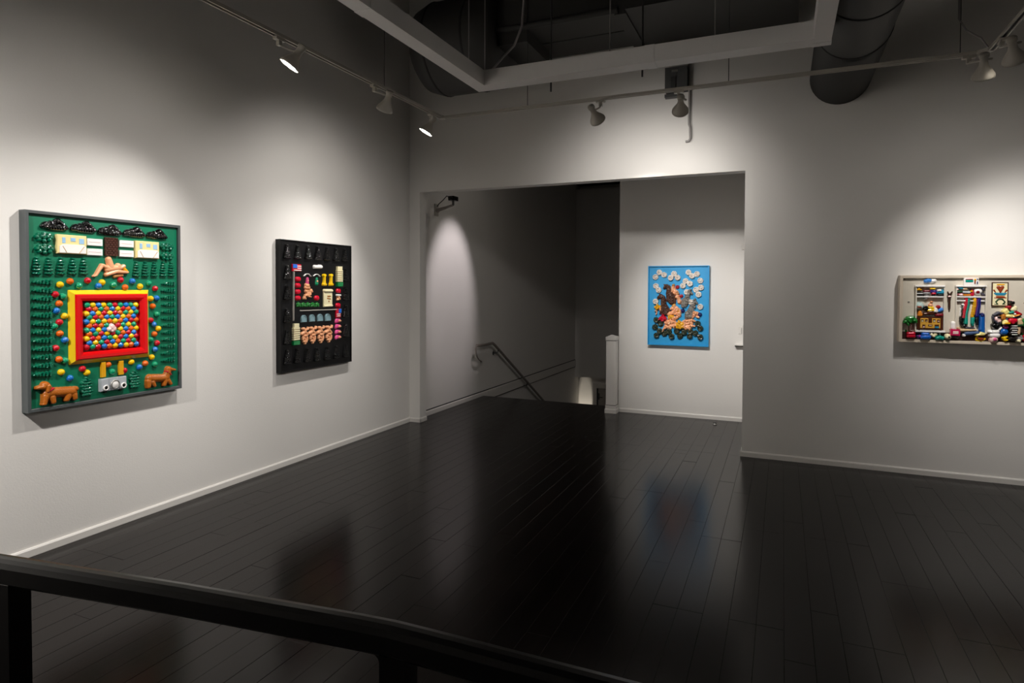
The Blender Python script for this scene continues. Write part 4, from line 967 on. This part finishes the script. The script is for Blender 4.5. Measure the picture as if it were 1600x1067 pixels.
for q in (
 ('A', 'lit cream spotlight on the left track nearest the camera, glowing towards the left wall', (XT, 3.10), (-2.88, 3.14, 3.085), (-4.06, 2.42, 1.02), (('core', 80, 0), ('spill', 150, 0))),
 ('B', 'cream spotlight with dark mouth between the two glowing ones on the left track', (XT, 4.12), (-2.90, 4.17, 3.085), (-4.06, 4.75, 1.35), CS),
 ('C', 'lit cream spotlight at the corner end of the left track', (XT, 4.98), (-2.955, 4.92, 3.08), (-4.06, 4.38, .98), (('core', 80, 0), ('spill', 150, 0))),
 ('D', 'cream spotlight tilted right on the back track over the wide opening', (-1.44, YT), (-1.47, 5.10, 3.07), (-.85, 7.9, 1.10), (('core', 46, 0), ('spill', 150, 0))),
 ('E', 'cream spotlight pointing at the lintel in front of the grey junction box', (-.79, YT), (-.765, 5.12, 3.075), (-1.25, 7.87, 1.35), (('core', 74, 0), ('spill', 112, 0))),
 ('F', 'cream spotlight at the right end of the back track, pointing down', (1.15, YT), (1.19, 5.0, 3.07), (1.45, 6.29, 1.35), CS),
 ('G', 'cream spotlight tilted over on the right track beside the joint', (XR, 4.93), (1.29, 4.80, 3.09), (1.95, 6.29, 1.5), (('core', 62, 0), ('spill', 76, 0))),
 ('H', 'cream spotlight on the left track above the near end of the railing', (XT, 1.75), (-2.93, 1.78, 3.085), (-4.06, 2.3, 1.5), CS),
 ('J', 'added cream fill spotlight, unseen on the left track end behind the camera', (XT, .2), (-2.93, .2, 3.085), (-4.06, .3, 1.1), CS),  # unseen lamp added as wide fill light for the whole room
 ('K', 'cream spotlight on the right track aimed across the room at the green relief', (XR, 3.6), (1.22, 3.58, 3.08), (-4.06, 2.75, 1.1), (('core', 46, 0), ('spill', 100, 0))),
 ('L', 'cream spotlight on the right track aimed across the room at the black relief', (XR, 3.1), (1.22, 3.12, 3.08), (-4.06, 4.5, .95), (('core', 48, 0), ('spill', 120, 0)))): lamp(*q, lit=q[0] in 'AC')

# lamp of the stair hall, fixed to the inside of the lintel
t = thing('ceiling_spotlight', 'small spotlight under the stair hall ceiling lighting the stair wall', 'spotlight', (-2.65, 7.33, 3.8))
MB().box(-.04, -.04, -.02, .04, .04, 0).build('ceiling_plate', M['shade'], t)
hd = Vector((0, .0, -.18)); a = (Vector((-4.06, 7.30, 1.62)) - Vector((-2.65, 7.33, 3.62))).normalized()
b = MB(); b.tube([(0, 0, -.02), (0, 0, -.08), tuple(hd - a * .05)], .010, 8); b.build('arm', M['shade'], t)
MB().lathe(lamp_prof, hd, a, 22).build('lamp_shade', M['shade'], t); MB().lathe([(.0, .078), (.035, .076), (.054, .070), (.03, .042)], hd, a, 18).build('bulb', M['bulb_on'], t)
ld = bpy.data.lights.new('S_core', 'SPOT'); ld.energy = POW['S_core']; ld.spot_size = math.radians(39); ld.spot_blend = .75; ld.color = (1, .90, .92); ld.shadow_soft_size = .03
lo = bpy.data.objects.new('stair_spot', ld); C.objects.link(lo); lo.parent = t; lo.location = hd + a * .115; lo.rotation_euler = a.to_track_quat('-Z', 'Y').to_euler()

# small uplight on the lower floor that throws the bright scallop by the door
t = thing('floor_uplight', 'small uplight throwing a bright cone of light beside the door below the stairs', 'uplight', (-3.90, 12.74, -2.04))
MB().cbox(-.05, -.04, 0, .05, .04, .02, .003).build('base', M['rail'], t)
a = (Vector((-3.90, 13.0, -1.15)) - Vector((-3.90, 12.74, -1.98))).normalized()
MB().lathe([(.0, -.04), (.026, -.04), (.028, .03), (.024, .03), (.022, .015), (0, .012)], (0, 0, .07), a, 18).build('head', M['rail'], t); MB().lathe([(.021, .018), (0, .020)], (0, 0, .07), a, 16).build('lens', M['bulb_on'], t)
ld = bpy.data.lights.new('U_core', 'SPOT'); ld.energy = POW['U_core']; ld.spot_size = math.radians(20); ld.spot_blend = .35; ld.color = (1, .90, .74); ld.shadow_soft_size = .01
lo = bpy.data.objects.new('uplight', ld); C.objects.link(lo); lo.parent = t; lo.location = Vector((0, 0, .07)) + a * .04; lo.rotation_euler = a.to_track_quat('-Z', 'Y').to_euler()

# ---------------------------------------------------------------- suspended rectangular frame
t = thing('suspended_frame', 'pale grey rectangular box-beam frame hanging under the black ceiling', 'frame', (-2.299, 4.597, 3.2))
def bb(name, x0, y0, x1, y1, mt=M['beam'], z0=0, z1=.12): return MB().box(x0 + 2.299, y0 - 4.597, z0, x1 + 2.299, y1 - 4.597, z1).build(name, mt, t)
bb('beam', -2.299, .3, -2.187, 4.597); bb('beam', -2.187, 4.458, .163, 4.597); bb('beam', .163, .3, .268, 4.597); bb('beam', -2.187, .3, .163, .42)
bb('joint_plate', -.92, 4.455, -.85, 4.60, M['beam'], -.003, .122); bb('joint_plate', -2.302, 2.98, -2.184, 3.06, M['beam'], -.003, .122); bb('joint_plate', .158, 4.54, .271, 4.60, M['beam'], -.003, .1195)
for x, y in ((-2.24, 4.30), (-2.21, 4.52), (-1.19, 4.53), (-.45, 4.53), (.215, 4.5)):
    b = MB(); b.tube([(x + 2.299, y - 4.597, .12), (x + 2.299, y - 4.597, CEIL - 3.2)], .0045, 6); b.build('hanger_chain', M['cord'], t)
b = MB(); pts = [(-2.19, 4.55, 3.32), (-2.08, 4.6, 3.46), (-1.99, 4.6, 3.53), (-1.925, 4.6, 3.67), (-1.905, 4.6, 3.88), (-1.915, 4.6, 4.3), (-1.93, 4.6, CEIL)]
o = MB().tube([tuple(Vector(p) - Vector(pts[0])) for p in pts], .009, 8).build('power_cord', M['cord'], None, pts[0]); tag(o, 'pale grey cord curving down to the corner of the hanging frame', 'cord')
pts = [(1.09, YT, 4.3), (1.089, YT, 3.46), (1.134, YT, 3.375), (1.218, YT, 3.31), (1.262, YT, 3.235)]
o = MB().tube([tuple(Vector(p) - Vector(pts[-1])) for p in pts], .006, 8).build('power_cord', M['cord'], None, pts[-1]); tag(o, 'thin cord swooping down to the right corner of the lighting track', 'cord')

# ---------------------------------------------------------------- ducts under the ceiling
t = thing('round_duct', 'dark round duct with ribbed flexible end running into the back wall at right', 'duct', (.45, YB, 3.497))
R_ = .247
MB().lathe([(R_, -7.5), (R_, -1.20)], (0, 0, 0), (0, 1, 0), 40).build('pipe', M['duct'], t)
for y in (-1.2, -1.9, -3.0):
    MB().lathe([(R_, y - .012), (R_ + .006, y - .006), (R_ + .006, y + .006), (R_, y + .012)], (0, 0, 0), (0, 1, 0), 40).build('joint_band', M['seam'], t)
MB().lathe([(R_ - .004 + .005 * math.cos(i * math.pi), -1.2 + i * .02) for i in range(61)], (0, 0, 0), (0, 1, 0), 40).build('flexible_end', M['duct_flex'], t)
t = thing('duct_trunk', 'dark ventilation duct with big round end above the left corner of the frame', 'duct', (-2.5, 5.6, 4.0))
MB().lathe([(.0, -.95), (.30, -.93), (.40, -.86), (.45, -.72), (.45, -.05), (.42, .0), (0, .0)], (0, 0, .02), (1, 0, 0), 40).build('round_end', M['duct'], t)
for x in (-.70, -.28): MB().lathe([(.45, x - .012), (.457, x), (.45, x + .012)], (0, 0, .02), (1, 0, 0), 40).build('joint_band', M['seam'], t)
MB().box(.0, -.22, -.12, .30, .40, .30).build('collar_box', M['duct'], t)
for i, (a_, c_) in enumerate(((-.20, .18), (.20, .58))):
    MB().box(.13, a_, .0, 1.17, c_, .45).build('duct_section', M['duct'], t)
MB().box(1.13, -.24, -.03, 1.23, .62, .5).build('flange', M['duct'], t)
MB().box(1.23, -.28, -.01, 2.6, .66, .5).build('main_duct', M['duct'], t)
b = MB(); b.tube([(.0, -.24, .01), (1.16, -.24, .01)], .03, 10); b.build('edge_pipe', M['duct'], t)
for x, y, z in ((-1.912, 5.25, 3.345), (-1.10, 5.25, 3.37)):
    o = MB().tube([(0, 0, 0), (0, 0, CEIL - z)], .008, 8).build('threaded_rod', M['darkmetal'], None, (x, y, z)); tag(o, 'short black rod hanging %s behind the frame' % ('left of centre' if x < -1.5 else 'above the opening'), 'rod')

# junction box and conduit on the back wall
t = thing('junction_box', 'grey electrical box high on the back wall behind the track', 'electrical box', (-.975, YB, 3.62))
MB().box(-.105, -.09, -.10, .105, 0, .13).build('housing', M['greybox'], t); MB().box(-.045, -.11, -.10, .0, -.09, .03).build('cover_plate', M['darkmetal'], t); MB().box(-.04, -.098, .08, .02, -.09, .10).build('nameplate', M['steel'], t)
MB().box(-.11, -.07, -.15, .02, 0, -.12).build('lower_bracket', M['greybox'], t)
MB().box(-.11, -.07, .19, .10, 0, .23).build('upper_bracket', M['greybox'], t)
pts = [(-.855, YB - .02, 3.95), (-.855, YB - .02, 3.20), (-.845, YB - .02, 3.17), (-.842, YB - .02, 3.06), (-.858, YB - .02, 3.035), (-.885, YB - .012, 3.035)]
o = MB().tube([tuple(Vector(p) - Vector(pts[0])) for p in pts], .012, 10).build('conduit', M['cord'], None, pts[0]); tag(o, 'thin grey conduit with hooked end running down the wall over the opening', 'conduit')

# ---------------------------------------------------------------- relief artworks
def relief_mesh(name, caps, h, w0=0.0, ripple=0.0, cell=None):
    if ripple < 0:                        # break the body up into many small glossy pieces
        R_ = random.Random(len(caps) * 7 + int(h * 1e4)); extra = []
        for x1, y1, x2, y2, r1, r2 in caps:
            n = max(2, int((math.hypot(x2 - x1, y2 - y1) / .022 + 1) * max(r1, r2) / .013))
            for _ in range(n):
                t = R_.random(); rr = r1 + (r2 - r1) * t; a_ = R_.uniform(0, 6.283); d_ = rr * .75 * math.sqrt(R_.random())
                x = x1 + (x2 - x1) * t + d_ * math.cos(a_); y = y1 + (y2 - y1) * t + d_ * math.sin(a_); b_ = R_.uniform(0, 6.283)
                extra.append((x, y, x + .014 * math.cos(b_), y + .014 * math.sin(b_), .0080, .0055))
        small = relief_mesh(name, extra, h + .012, w0, 0, .0028); base = relief_mesh(name, caps, h, w0, 0, .0034)
        import bmesh
        bm = bmesh.new(); bm.from_mesh(base); bm.from_mesh(small); bm.to_mesh(base); bm.free(); bpy.data.meshes.remove(small); return base
    A = np.array(caps, float); rmin = float(np.minimum(A[:, 4], A[:, 5]).min())
    if cell is None: cell = min(.0042, max(.0018, rmin / 3.2))
    xa = min((A[:, 0] - A[:, 4]).min(), (A[:, 2] - A[:, 5]).min()) - 2 * cell; xb = max((A[:, 0] + A[:, 4]).max(), (A[:, 2] + A[:, 5]).max()) + 2 * cell
    ya = min((A[:, 1] - A[:, 4]).min(), (A[:, 3] - A[:, 5]).min()) - 2 * cell; yb = max((A[:, 1] + A[:, 4]).max(), (A[:, 3] + A[:, 5]).max()) + 2 * cell
    X, Y = np.meshgrid(np.arange(xa, xb, cell), np.arange(ya, yb, cell)); Hh = np.full(X.shape, -9.0); ins = np.full(X.shape, -9.0)
    for x1, y1, x2, y2, r1, r2 in A:
        dx, dy = x2 - x1, y2 - y1; L2 = dx * dx + dy * dy
        t = np.clip(((X - x1) * dx + (Y - y1) * dy) / L2, 0, 1) if L2 > 1e-12 else np.zeros_like(X)
        r = r1 + (r2 - r1) * t; d = np.hypot(X - x1 - t * dx, Y - y1 - t * dy); s = 1 - (d / r) ** 2
        bl = np.minimum(h, r * .95)
        z = np.where(s > 0, (h - bl) + bl * np.sqrt(np.maximum(s, 0)), -.003)
        Hh = np.maximum(Hh, z); ins = np.maximum(ins, s)
    if ripple: Hh = Hh + np.where(ins > 0, ripple * (np.sin(X * 420 + 1.3 * np.sin(Y * 310)) * np.sin(Y * 380 + .7)), 0)
    on = ins > 0; c = on[:-1, :-1] | on[1:, :-1] | on[:-1, 1:] | on[1:, 1:]
    idx = np.full(X.shape, -1, int); use = np.zeros(X.shape, bool)
    for sl in ((slice(0, -1), slice(0, -1)), (slice(1, None), slice(0, -1)), (slice(0, -1), slice(1, None)), (slice(1, None), slice(1, None))): use[sl] |= c
    idx[use] = np.arange(use.sum())
    V = np.stack([X[use], Y[use], np.maximum(Hh[use], -.003) + w0], 1); i, j = np.nonzero(c)
    Fc = np.stack([idx[i, j], idx[i, j + 1], idx[i + 1, j + 1], idx[i + 1, j]], 1)
    me = bpy.data.meshes.new(name); me.vertices.add(len(V)); me.vertices.foreach_set('co', V.astype(np.float32).ravel())
    me.loops.add(4 * len(Fc)); me.loops.foreach_set('vertex_index', Fc.astype(np.int32).ravel()); me.polygons.add(len(Fc))
    me.polygons.foreach_set('loop_start', np.arange(0, 4 * len(Fc), 4, dtype=np.int32)); me.polygons.foreach_set('use_smooth', np.ones(len(Fc), bool)); me.update(calc_edges=True); me.validate()
    return me
def relief(name, caps, h, mt, parent, w0=0.0, ripple=0.0, cell=None, label=None):
    o = link(name, relief_mesh(name, caps, h, w0, ripple, cell), mt, parent)
    if label: o['label'] = label
    return o
def slab(name, rc, w0, w1, mt, parent, c=.0015): return MB().cbox(rc[0], rc[1], w0, rc[2], rc[3], w1, min(c, (w1 - w0) * .4, (rc[2] - rc[0]) * .3, (rc[3] - rc[1]) * .3)).build(name, mt, parent)
def ring_frame(name, W, H, d, lip, mt, parent, back=0.0, bev=.002):   # four mitred sides, front edges eased
    def loop(i, z): return [(i, i, z), (W - i, i, z), (W - i, H - i, z), (i, H - i, z)]
    L = [loop(0, back), loop(0, d - bev), loop(bev, d), loop(lip - bev, d), loop(lip, d - bev), loop(lip, back)]
    V = [p for l in L for p in l]; Fc = []
    for i in range(len(L)):
        j = (i + 1) % len(L)
        for k in range(4): Fc.append((i * 4 + k, i * 4 + (k + 1) % 4, j * 4 + (k + 1) % 4, j * 4 + k))
    return MB().add(V, Fc).build(name, mt, parent)
LEFT = Matrix(((0, 0, 1), (1, 0, 0), (0, 1, 0))); BACK = Matrix(((1, 0, 0), (0, 0, -1), (0, 1, 0)))
def artwork(label, loc, rot):
    t = thing('relief_painting', label, 'artwork', loc); t.rotation_euler = rot.to_euler(); return t
ball_prof = [(math.sin(q), math.cos(q)) for q in [math.pi * i / 9 for i in range(10)]]
BALLMAT = dict(r='p_red', o='p_orange', y='p_yellow', g='p_teal', b='p_sky')
M['p_ball_r'] = mat('red_ball_plastic', '#c00c22', .18, coat=.6); M['p_ball_o'] = mat('orange_ball_plastic', '#e0620e', .18, coat=.6); M['p_ball_y'] = mat('yellow_ball_plastic', '#ecc008', .18, coat=.6)
M['p_ball_g'] = mat('green_ball_plastic', '#0a9468', .18, coat=.6); M['p_ball_b'] = mat('blue_ball_plastic', '#1470c4', .18, coat=.6)
ball_me = {}
for k in 'roygb':
    ball_me[k] = MB().lathe([(a * .0205, c * .0205) for a, c in ball_prof], n=14).mesh('ball'); ball_me[k].materials.append(M['p_ball_' + k])
def ball(k, u, v, w, parent):
    o = bpy.data.objects.new('ball', ball_me[k]); C.objects.link(o); o.parent = parent; o.location = (u, v, w)
    return o
def inst(name, me, parent, u, v, w, rz=0, s=1):
    o = bpy.data.objects.new(name, me); C.objects.link(o); o.parent = parent; o.location = (u, v, w); o.rotation_euler = (0, 0, rz); o.scale = (s, s, s); return o

# --- 1: the ball pit
D1 = .060; W1, H1 = 1.009, 1.182; PN = .042
t1 = artwork('grey-framed green relief of a red and yellow ball pit, nearest on the left wall', (XW, 2.176, .8595), LEFT)
ring_frame('frame', W1, H1, D1, .0195, M['frame_grey'], t1)
slab('panel', (.0195, .0195, W1 - .0195, H1 - .0195), 0, PN, M['panel_green'], t1)
for k, u, v in P1_BALLS: ball(k, u, v, PN + .004, t1)
r0, r1, r2 = P1_PIT
b = MB(); hz = [(r0, PN - .001), (tuple(a + s_ * .001 for a, s_ in zip(r0, (1, 1, -1, -1))), PN + .004), (tuple(a + s_ * .025 for a, s_ in zip(r0, (1, 1, -1, -1))), PN + .028), (tuple(a + s_ * .034 for a, s_ in zip(r0, (1, 1, -1, -1))), PN + .028)]
def rectring(b, L):
    V = []; Fc = []
    for (x0, y0, x1, y1), z in L: V += [(x0, y0, z), (x1, y0, z), (x1, y1, z), (x0, y1, z)]
    for i in range(len(L) - 1):
        for k in range(4): Fc.append((i * 4 + k, i * 4 + (k + 1) % 4, i * 4 + 4 + (k + 1) % 4, i * 4 + 4 + k))
    return b.add(V, Fc)
pit = rectring(b, hz).build('ball_pit', M['p_pit_yellow'], t1)
ins = lambda e: tuple(a + s_ * e for a, s_ in zip(r0, (1, 1, -1, -1)))
ii = (r0[0] + .080, r0[1] + .076, r0[2] - .080, r0[3] - .074)
rectring(MB(), [(ins(.026), PN + .024), (ins(.0275), PN + .032), (ins(.034), PN + .037), (ins(.052), PN + .037), (ins(.066), PN + .032), (tuple(a - s_ * .004 for a, s_ in zip(ii, (1, 1, -1, -1))), PN + .022), (ii, PN + .001)]).build('red_rim', M['p_pit_red'], pit)
slab('pit_floor', ii, PN - .002, PN + .002, M['p_darkred'], pit)
cx = (ii[0] + ii[2]) / 2; cy = (ii[1] + ii[3]) / 2
us = [p[1] for p in P1_PIT_BALLS]; vs = [p[2] for p in P1_PIT_BALLS]
def fit(v, lo, hi, a, c): return a + (v - lo) / (hi - lo) * (c - a)
for k, u, v in P1_PIT_BALLS: ball(k, fit(u, min(us), max(us), ii[0] + .021, ii[2] - .021), fit(v, min(vs), max(vs), ii[1] + .021, ii[3] - .021), PN + .010, pit)
relief('pig', P1_PIG, .040, M['p_palepink'], pit, PN)
cm = relief_mesh('black_cloud', [(-.066, .014, .064, .012, .015, .013), (-.055, .022, -.045, .026, .019, .019), (-.02, .030, -.01, .03, .022, .022), (.008, .044, .02, .050, .020, .018), (.034, .040, .04, .03, .017, .018), (.052, .022, .06, .014, .016, .014), (-.03, .014, .04, .014, .020, .022)], .022, 0, .0022, .0022); cm.materials.append(M['p_black_gloss'])
for u, v in P1_CLOUD: inst('black_cloud', cm, t1, u - .002, v - .006, PN)
bm_ = [(.034 * math.cos(a) * 1.15 + .0, .021 * math.sin(a)) for a in [i * math.pi / 4 for i in range(8)]]
cm = relief_mesh('bush', [(x, y, x, y, .0125, .0125) for x, y in bm_] + [(x * .45, y * .3 + .004, x * .45, y * .3 + .004, .011, .011) for x, y in bm_[::2]], .022, 0, .0012, .0020); cm.materials.append(M['p_green_gloss'])
for u, v in P1_BUSH: inst('bush', cm, t1, u, v, PN)
def leafy(rows, r, seed):      # rows of (height, half width, number of leaf tufts)
    R_ = random.Random(seed); L = []
    for y, hw, n in rows:
        for i in range(n):
            x = (-hw + 2 * hw * i / (n - 1)) if n > 1 else 0.0
            q = r * R_.uniform(.85, 1.15); L.append((x - .004, y + R_.uniform(-.002, .002), x + .004, y + R_.uniform(-.004, .003), q, q * .8))
    return L
tiers = leafy([(.008, .015, 3), (.027, .013, 3), (.046, .010, 3), (.064, .007, 2), (.081, .004, 2), (.096, .001, 1)], .0072, 3)
cm = relief_mesh('tree', tiers, .019, 0, .0006, .0018); cm.materials.append(M['p_green_gloss'])
for u, v in P1_TREE: inst('tree', cm, t1, u, v, PN)
for L in (P1_HEDGE_L, P1_HEDGE_R):
    for u, v in L: inst('hedge', cm, t1, u + .054, v, PN, math.pi / 2, 1.0).scale = (.70, 1.03, .9)
cm2 = relief_mesh('shrub', leafy([(.008, .020, 3), (.028, .026, 4), (.046, .018, 3), (.062, .022, 3), (.082, .024, 4), (.098, .012, 2), (.112, .004, 1)], .0105, 5), .019, 0, .0006, .0020); cm2.materials.append(M['p_green_gloss'])
for u, v in P1_SHRUB: inst('shrub', cm2, t1, u, v, PN)
for x0, y0, x1, y1 in P1_HOUSE:
    hs = slab('house', (x0, y0, x1, y1), PN, PN + .022, M['p_ochre_pale'] if 'p_ochre_pale' in M else M['p_lemon'], t1, .004)
    w_, h_ = x1 - x0, y1 - y0; X = lambda f: x0 + w_ * f; Y = lambda f: y0 + h_ * f
    b = MB(); z = PN + .0255
    b.add([(X(.07), Y(.05), z), (X(.96), Y(.05), z), (X(.96), Y(.40), z), (X(.88), Y(.50), z), (X(.18), Y(.50), z), (X(.07), Y(.40), z)] + [(X(.07), Y(.05), PN + .02), (X(.96), Y(.05), PN + .02), (X(.96), Y(.40), PN + .02), (X(.88), Y(.50), PN + .02), (X(.18), Y(.50), PN + .02), (X(.07), Y(.40), PN + .02)],
          [(0, 1, 2, 3, 4, 5)] + [(i, i + 6, (i + 1) % 6 + 6, (i + 1) % 6) for i in range(6)]); b.build('garage_front', M['p_white'], hs)
    for (a0, c0, a1, c1) in ((.17, .40, .30, .06), (.72, .06, .90, .42)):
        MB().tube([(X(a0), Y(c0), PN + .0255), (X(a1), Y(c1), PN + .0255)], .0022, 6).build('ridge', M['p_sand'], hs)
    for f0, f1, g0, g1 in ((.16, .27, .55, .86), (.44, .61, .66, .86), (.73, .90, .55, .84)):
        slab('window', (X(f0), Y(g0), X(f1), Y(g1)), PN + .02, PN + .0245, M['p_sky_pale'], hs)
for x0, y0, x1, y1 in P1_BENCH:
    n = 9; V = []
    pts = []
    for i in range(2 * n + 1): pts.append((x0 + (x1 - x0) * i / (2 * n), y1 - (.003 if i % 2 else 0)))
    for i in range(2 * n + 1): pts.append((x1 - (x1 - x0) * i / (2 * n), y0 + (.003 if i % 2 else 0)))
    k = len(pts); b = MB().add([(x, y, PN) for x, y in pts] + [(x, y, PN + .014) for x, y in pts], [tuple(range(k, 2 * k))[::-1]] + [(i, (i + 1) % k, k + (i + 1) % k, k + i) for i in range(k)])
    bn = b.build('white_bench', M['p_white'], t1)
    MB().tube([(x0 + .012, (y0 + y1) / 2, PN + .014), (x1 - .012, (y0 + y1) / 2, PN + .014)], .0018, 6).build('stitch_line', M['p_palepink'], bn)
for rc in P1_DOOR:
    d_ = slab('brick_door', rc, PN, PN + .014, M['p_choc'], t1)
    for r_ in range(9):
        n = 4
        for c_ in range(n):
            w_ = (rc[2] - rc[0]) / n; h_ = (rc[3] - rc[1]) / 9; off = (w_ / 2 if r_ % 2 else 0)
            xa, xb = rc[0] + c_ * w_ + off, min(rc[0] + (c_ + 1) * w_ + off, rc[2])
            if xb - xa > .006: slab('brick', (xa + .001, rc[1] + r_ * h_ + .001, xb - .001, rc[1] + (r_ + 1) * h_ - .001), PN + .012, PN + .017 + .003 * random.random(), M['p_choc'], d_)
relief('reclining_figure', P1_FIGURE, .024, M['p_flesh'], t1, PN, 0, .0018); relief('hair', P1_HAIR, .022, M['p_gold'], t1, PN, 0, .0018); relief('towel', P1_TOWEL, .014, M['p_tan'], t1, PN, 0, .0018)
for L, E_, K_ in ((P1_DOG_L, P1_DOG_L_EAR, P1_DOG_L_COLLAR), (P1_DOG_R, P1_DOG_R_EAR, P1_DOG_R_COLLAR)):
    dg = relief('dog', L, .034, M['p_dog'], t1, PN, .0006, .0022); relief('ear', E_, .040, M['p_dog'], dg, PN, 0, .0018); relief('collar', K_, .0365, M['p_red'], dg, PN, 0, .0015)
for rc in P1_STRAP: slab('strap', rc, PN, PN + .018, M['p_gold'], t1)
bx = P1_STEREO; st = slab('stereo', bx[0], PN, PN + .022, M['p_silver'], t1)
slab('speaker_box', bx[1], PN, PN + .028, M['p_silver'], st); slab('speaker_box', bx[2], PN, PN + .028, M['p_silver'], st)
u, v, r_ = P1_DIAL[0]; MB().lathe([(r_, 0), (r_, .010), (r_ * .8, .014), (r_ * .78, .010), (0, .012)], (u, v, PN + .02), n=28).build('dial', M['steel'], st); MB().lathe([(r_ * .72, 0), (r_ * .5, .003), (0, .004)], (u, v, PN + .031), n=24).build('dial_face', M['p_white'], st)
for u, v, r_ in P1_SPEAKER: MB().lathe([(r_, 0), (r_, .006), (r_ * .62, .006), (r_ * .6, .002)], (u, v, PN + .028), n=24).build('speaker_ring', M['p_white'], st); MB().lathe([(r_ * .6, .003), (0, .005)], (u, v, PN + .028), n=20).build('speaker_cone', M['p_black'], st)
for x in (bx[0][0] + .03, bx[0][2] - .04): slab('foot', (x, bx[0][1] - .012, x + .016, bx[0][1] + .004), PN, PN + .016, M['p_black'], st)

# --- 2: the black relief
D2 = .058; W2, H2 = .972, 1.172; PN = .050
t2 = artwork('black relief with flag, towers and gnomes ringed by glossy black trees on left wall', (XW, 4.166, .845), LEFT)
ring_frame('frame', W2, H2, D2, .012, M['panel_black'], t2); slab('panel', (.012, .012, W2 - .012, H2 - .012), 0, PN, M['panel_black'], t2)
tr = leafy([(-.054, .028, 5), (-.040, .024, 4), (-.025, .021, 4), (-.010, .017, 3), (.006, .013, 3), (.022, .009, 2), (.038, .006, 2), (.053, .001, 1)], .0085, 8)
cm = relief_mesh('black_tree', tr, .028, 0, .0008, .0022); cm.materials.append(M['p_black_gloss'])
for u, v in P2_TREE: inst('black_tree', cm, t2, min(max(u, .055), W2 - .055), v, PN, 0, 1.0)
for n_, c_, h_, L in P2_BLOB: relief(n_, L, h_ * 1.5, M['p_' + c_], t2, PN, 0, None if len(L) < 9 else .0024)
for u, v, w_, h_ in P2_TOMB:
    pr = [(-w_ / 2, 0), (w_ / 2, 0)] + [(w_ / 2 * math.cos(q), h_ - w_ / 2 * 1.15 + w_ / 2 * 1.15 * math.sin(q)) for q in [math.pi * i / 10 for i in range(11)]]
    k = len(pr); ct = (0, h_ * .45); sc_ = lambda f: [(ct[0] + (x - ct[0]) * f, ct[1] + (y - ct[1]) * f) for x, y in pr]
    L3 = [(pr, 0), (pr, .014), (sc_(.92), .018), (sc_(.80), .018), (sc_(.74), .013)]
    V = [(x, y, z) for P_, z in L3 for x, y in P_]; Fc = [(i * k + j, i * k + (j + 1) % k, (i + 1) * k + (j + 1) % k, (i + 1) * k + j) for i in range(4) for j in range(k)] + [tuple(range(4 * k, 5 * k))]
    MB().add(V, Fc).build('tombstone', M['p_bluegrey'], t2, (u, v, PN))
for n_, c_, w0, d_, rc in P2_RECT: slab(n_, rc, PN, PN + d_ * 1.3, M['p_' + c_], t2, .002)

# --- 3: the blue relief in the alcove
D3 = .062; W3, H3 = .737, .991; PN = .042
t3 = artwork('sky-blue relief of horses, riders and cloud rosettes hanging in the alcove', (-1.553, YA, .889), BACK)
ring_frame('frame', W3, H3, D3, .012, M['panel_blue'], t3); slab('panel', (.012, .012, W3 - .012, H3 - .012), 0, PN, M['panel_blue'], t3)
prof = [(.0365, 0), (.036, .010), (.031, .018), (.025, .016), (.021, .012), (.017, .017), (.012, .018), (.008, .012), (.004, .016), (0, .017)]
ros = {}
for k in ('white', 'green'):
    b = MB(); n = 22; V = []; Fc = []
    for i, (r_, z) in enumerate(prof):
        for a in range(n):
            q_ = 2 * math.pi * a / n; rr = r_ * (1 + .05 * math.sin(6 * q_ + i)); V.append((rr * math.cos(q_), rr * math.sin(q_), z * 1.7 + .007 * math.sin(q_ + i * .9) * (r_ > .002)))
    for i in range(len(prof) - 1):
        for a in range(n): Fc.append((i * n + a, i * n + (a + 1) % n, (i + 1) * n + (a + 1) % n, (i + 1) * n + a))
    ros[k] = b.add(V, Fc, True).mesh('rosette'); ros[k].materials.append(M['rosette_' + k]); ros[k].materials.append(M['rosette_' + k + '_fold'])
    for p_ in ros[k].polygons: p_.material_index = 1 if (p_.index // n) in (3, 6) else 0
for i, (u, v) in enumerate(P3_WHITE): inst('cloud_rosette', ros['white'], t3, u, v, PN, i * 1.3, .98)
for i, (u, v) in enumerate(P3_GREEN): inst('leaf_rosette', ros['green'], t3, u, v, PN, i * 1.7, 1.0)
for n_, c_, h_, L in P3_BLOB:
    relief(n_, L, h_, M['p_brown_h' if 'brown_horse' in n_ else 'p_grey_h' if 'grey_horse' in n_ else 'p_' + c_], t3, PN, -.0001 if ('horse' in n_ or 'figure' in n_ or 'rider' == n_ or 'tuft' in n_) else 0, .0032)

# --- 4: the toy shelf relief
D4 = .100; W4, H4 = 1.46, .568; PN = .078
t4 = artwork('long beige-framed relief of toy shelves and clutter on the right part of the back wall', (.920, YB, 1.150), BACK)
ring_frame('frame', W4, H4, D4, .024, M['frame_beige'], t4); slab('panel', (.024, .024, W4 - .024, H4 - .024), 0, PN, M['panel_beige'], t4)
slab('floor_strip', (.024, .024, W4 - .024, P4_FLOOR[0][1]), PN, PN + .003, M['strip_brown'], t4)
for n_, c_, w0, d_, rc in P4_RECT:
    slab(n_, rc, PN, PN + d_ * .8, M['p_' + c_], t4, .002)
for n_, c_, h_, L in P4_BLOB: relief(n_, L, h_ * .8, M['p_' + c_], t4, PN, -.0001 if n_ == 'tree_crown' else 0, .0034)
# the same relief goes on past the picture edge with one more run of shelves
for ch in list(t4.children):
    if ch.name.split('.')[0] in ('frame', 'panel', 'floor_strip'): continue
    xs = [v_.co.x for v_ in ch.data.vertices]
    if max(xs) < .585: inst(ch.name.split('.')[0], ch.data, t4, .795, 0, 0)
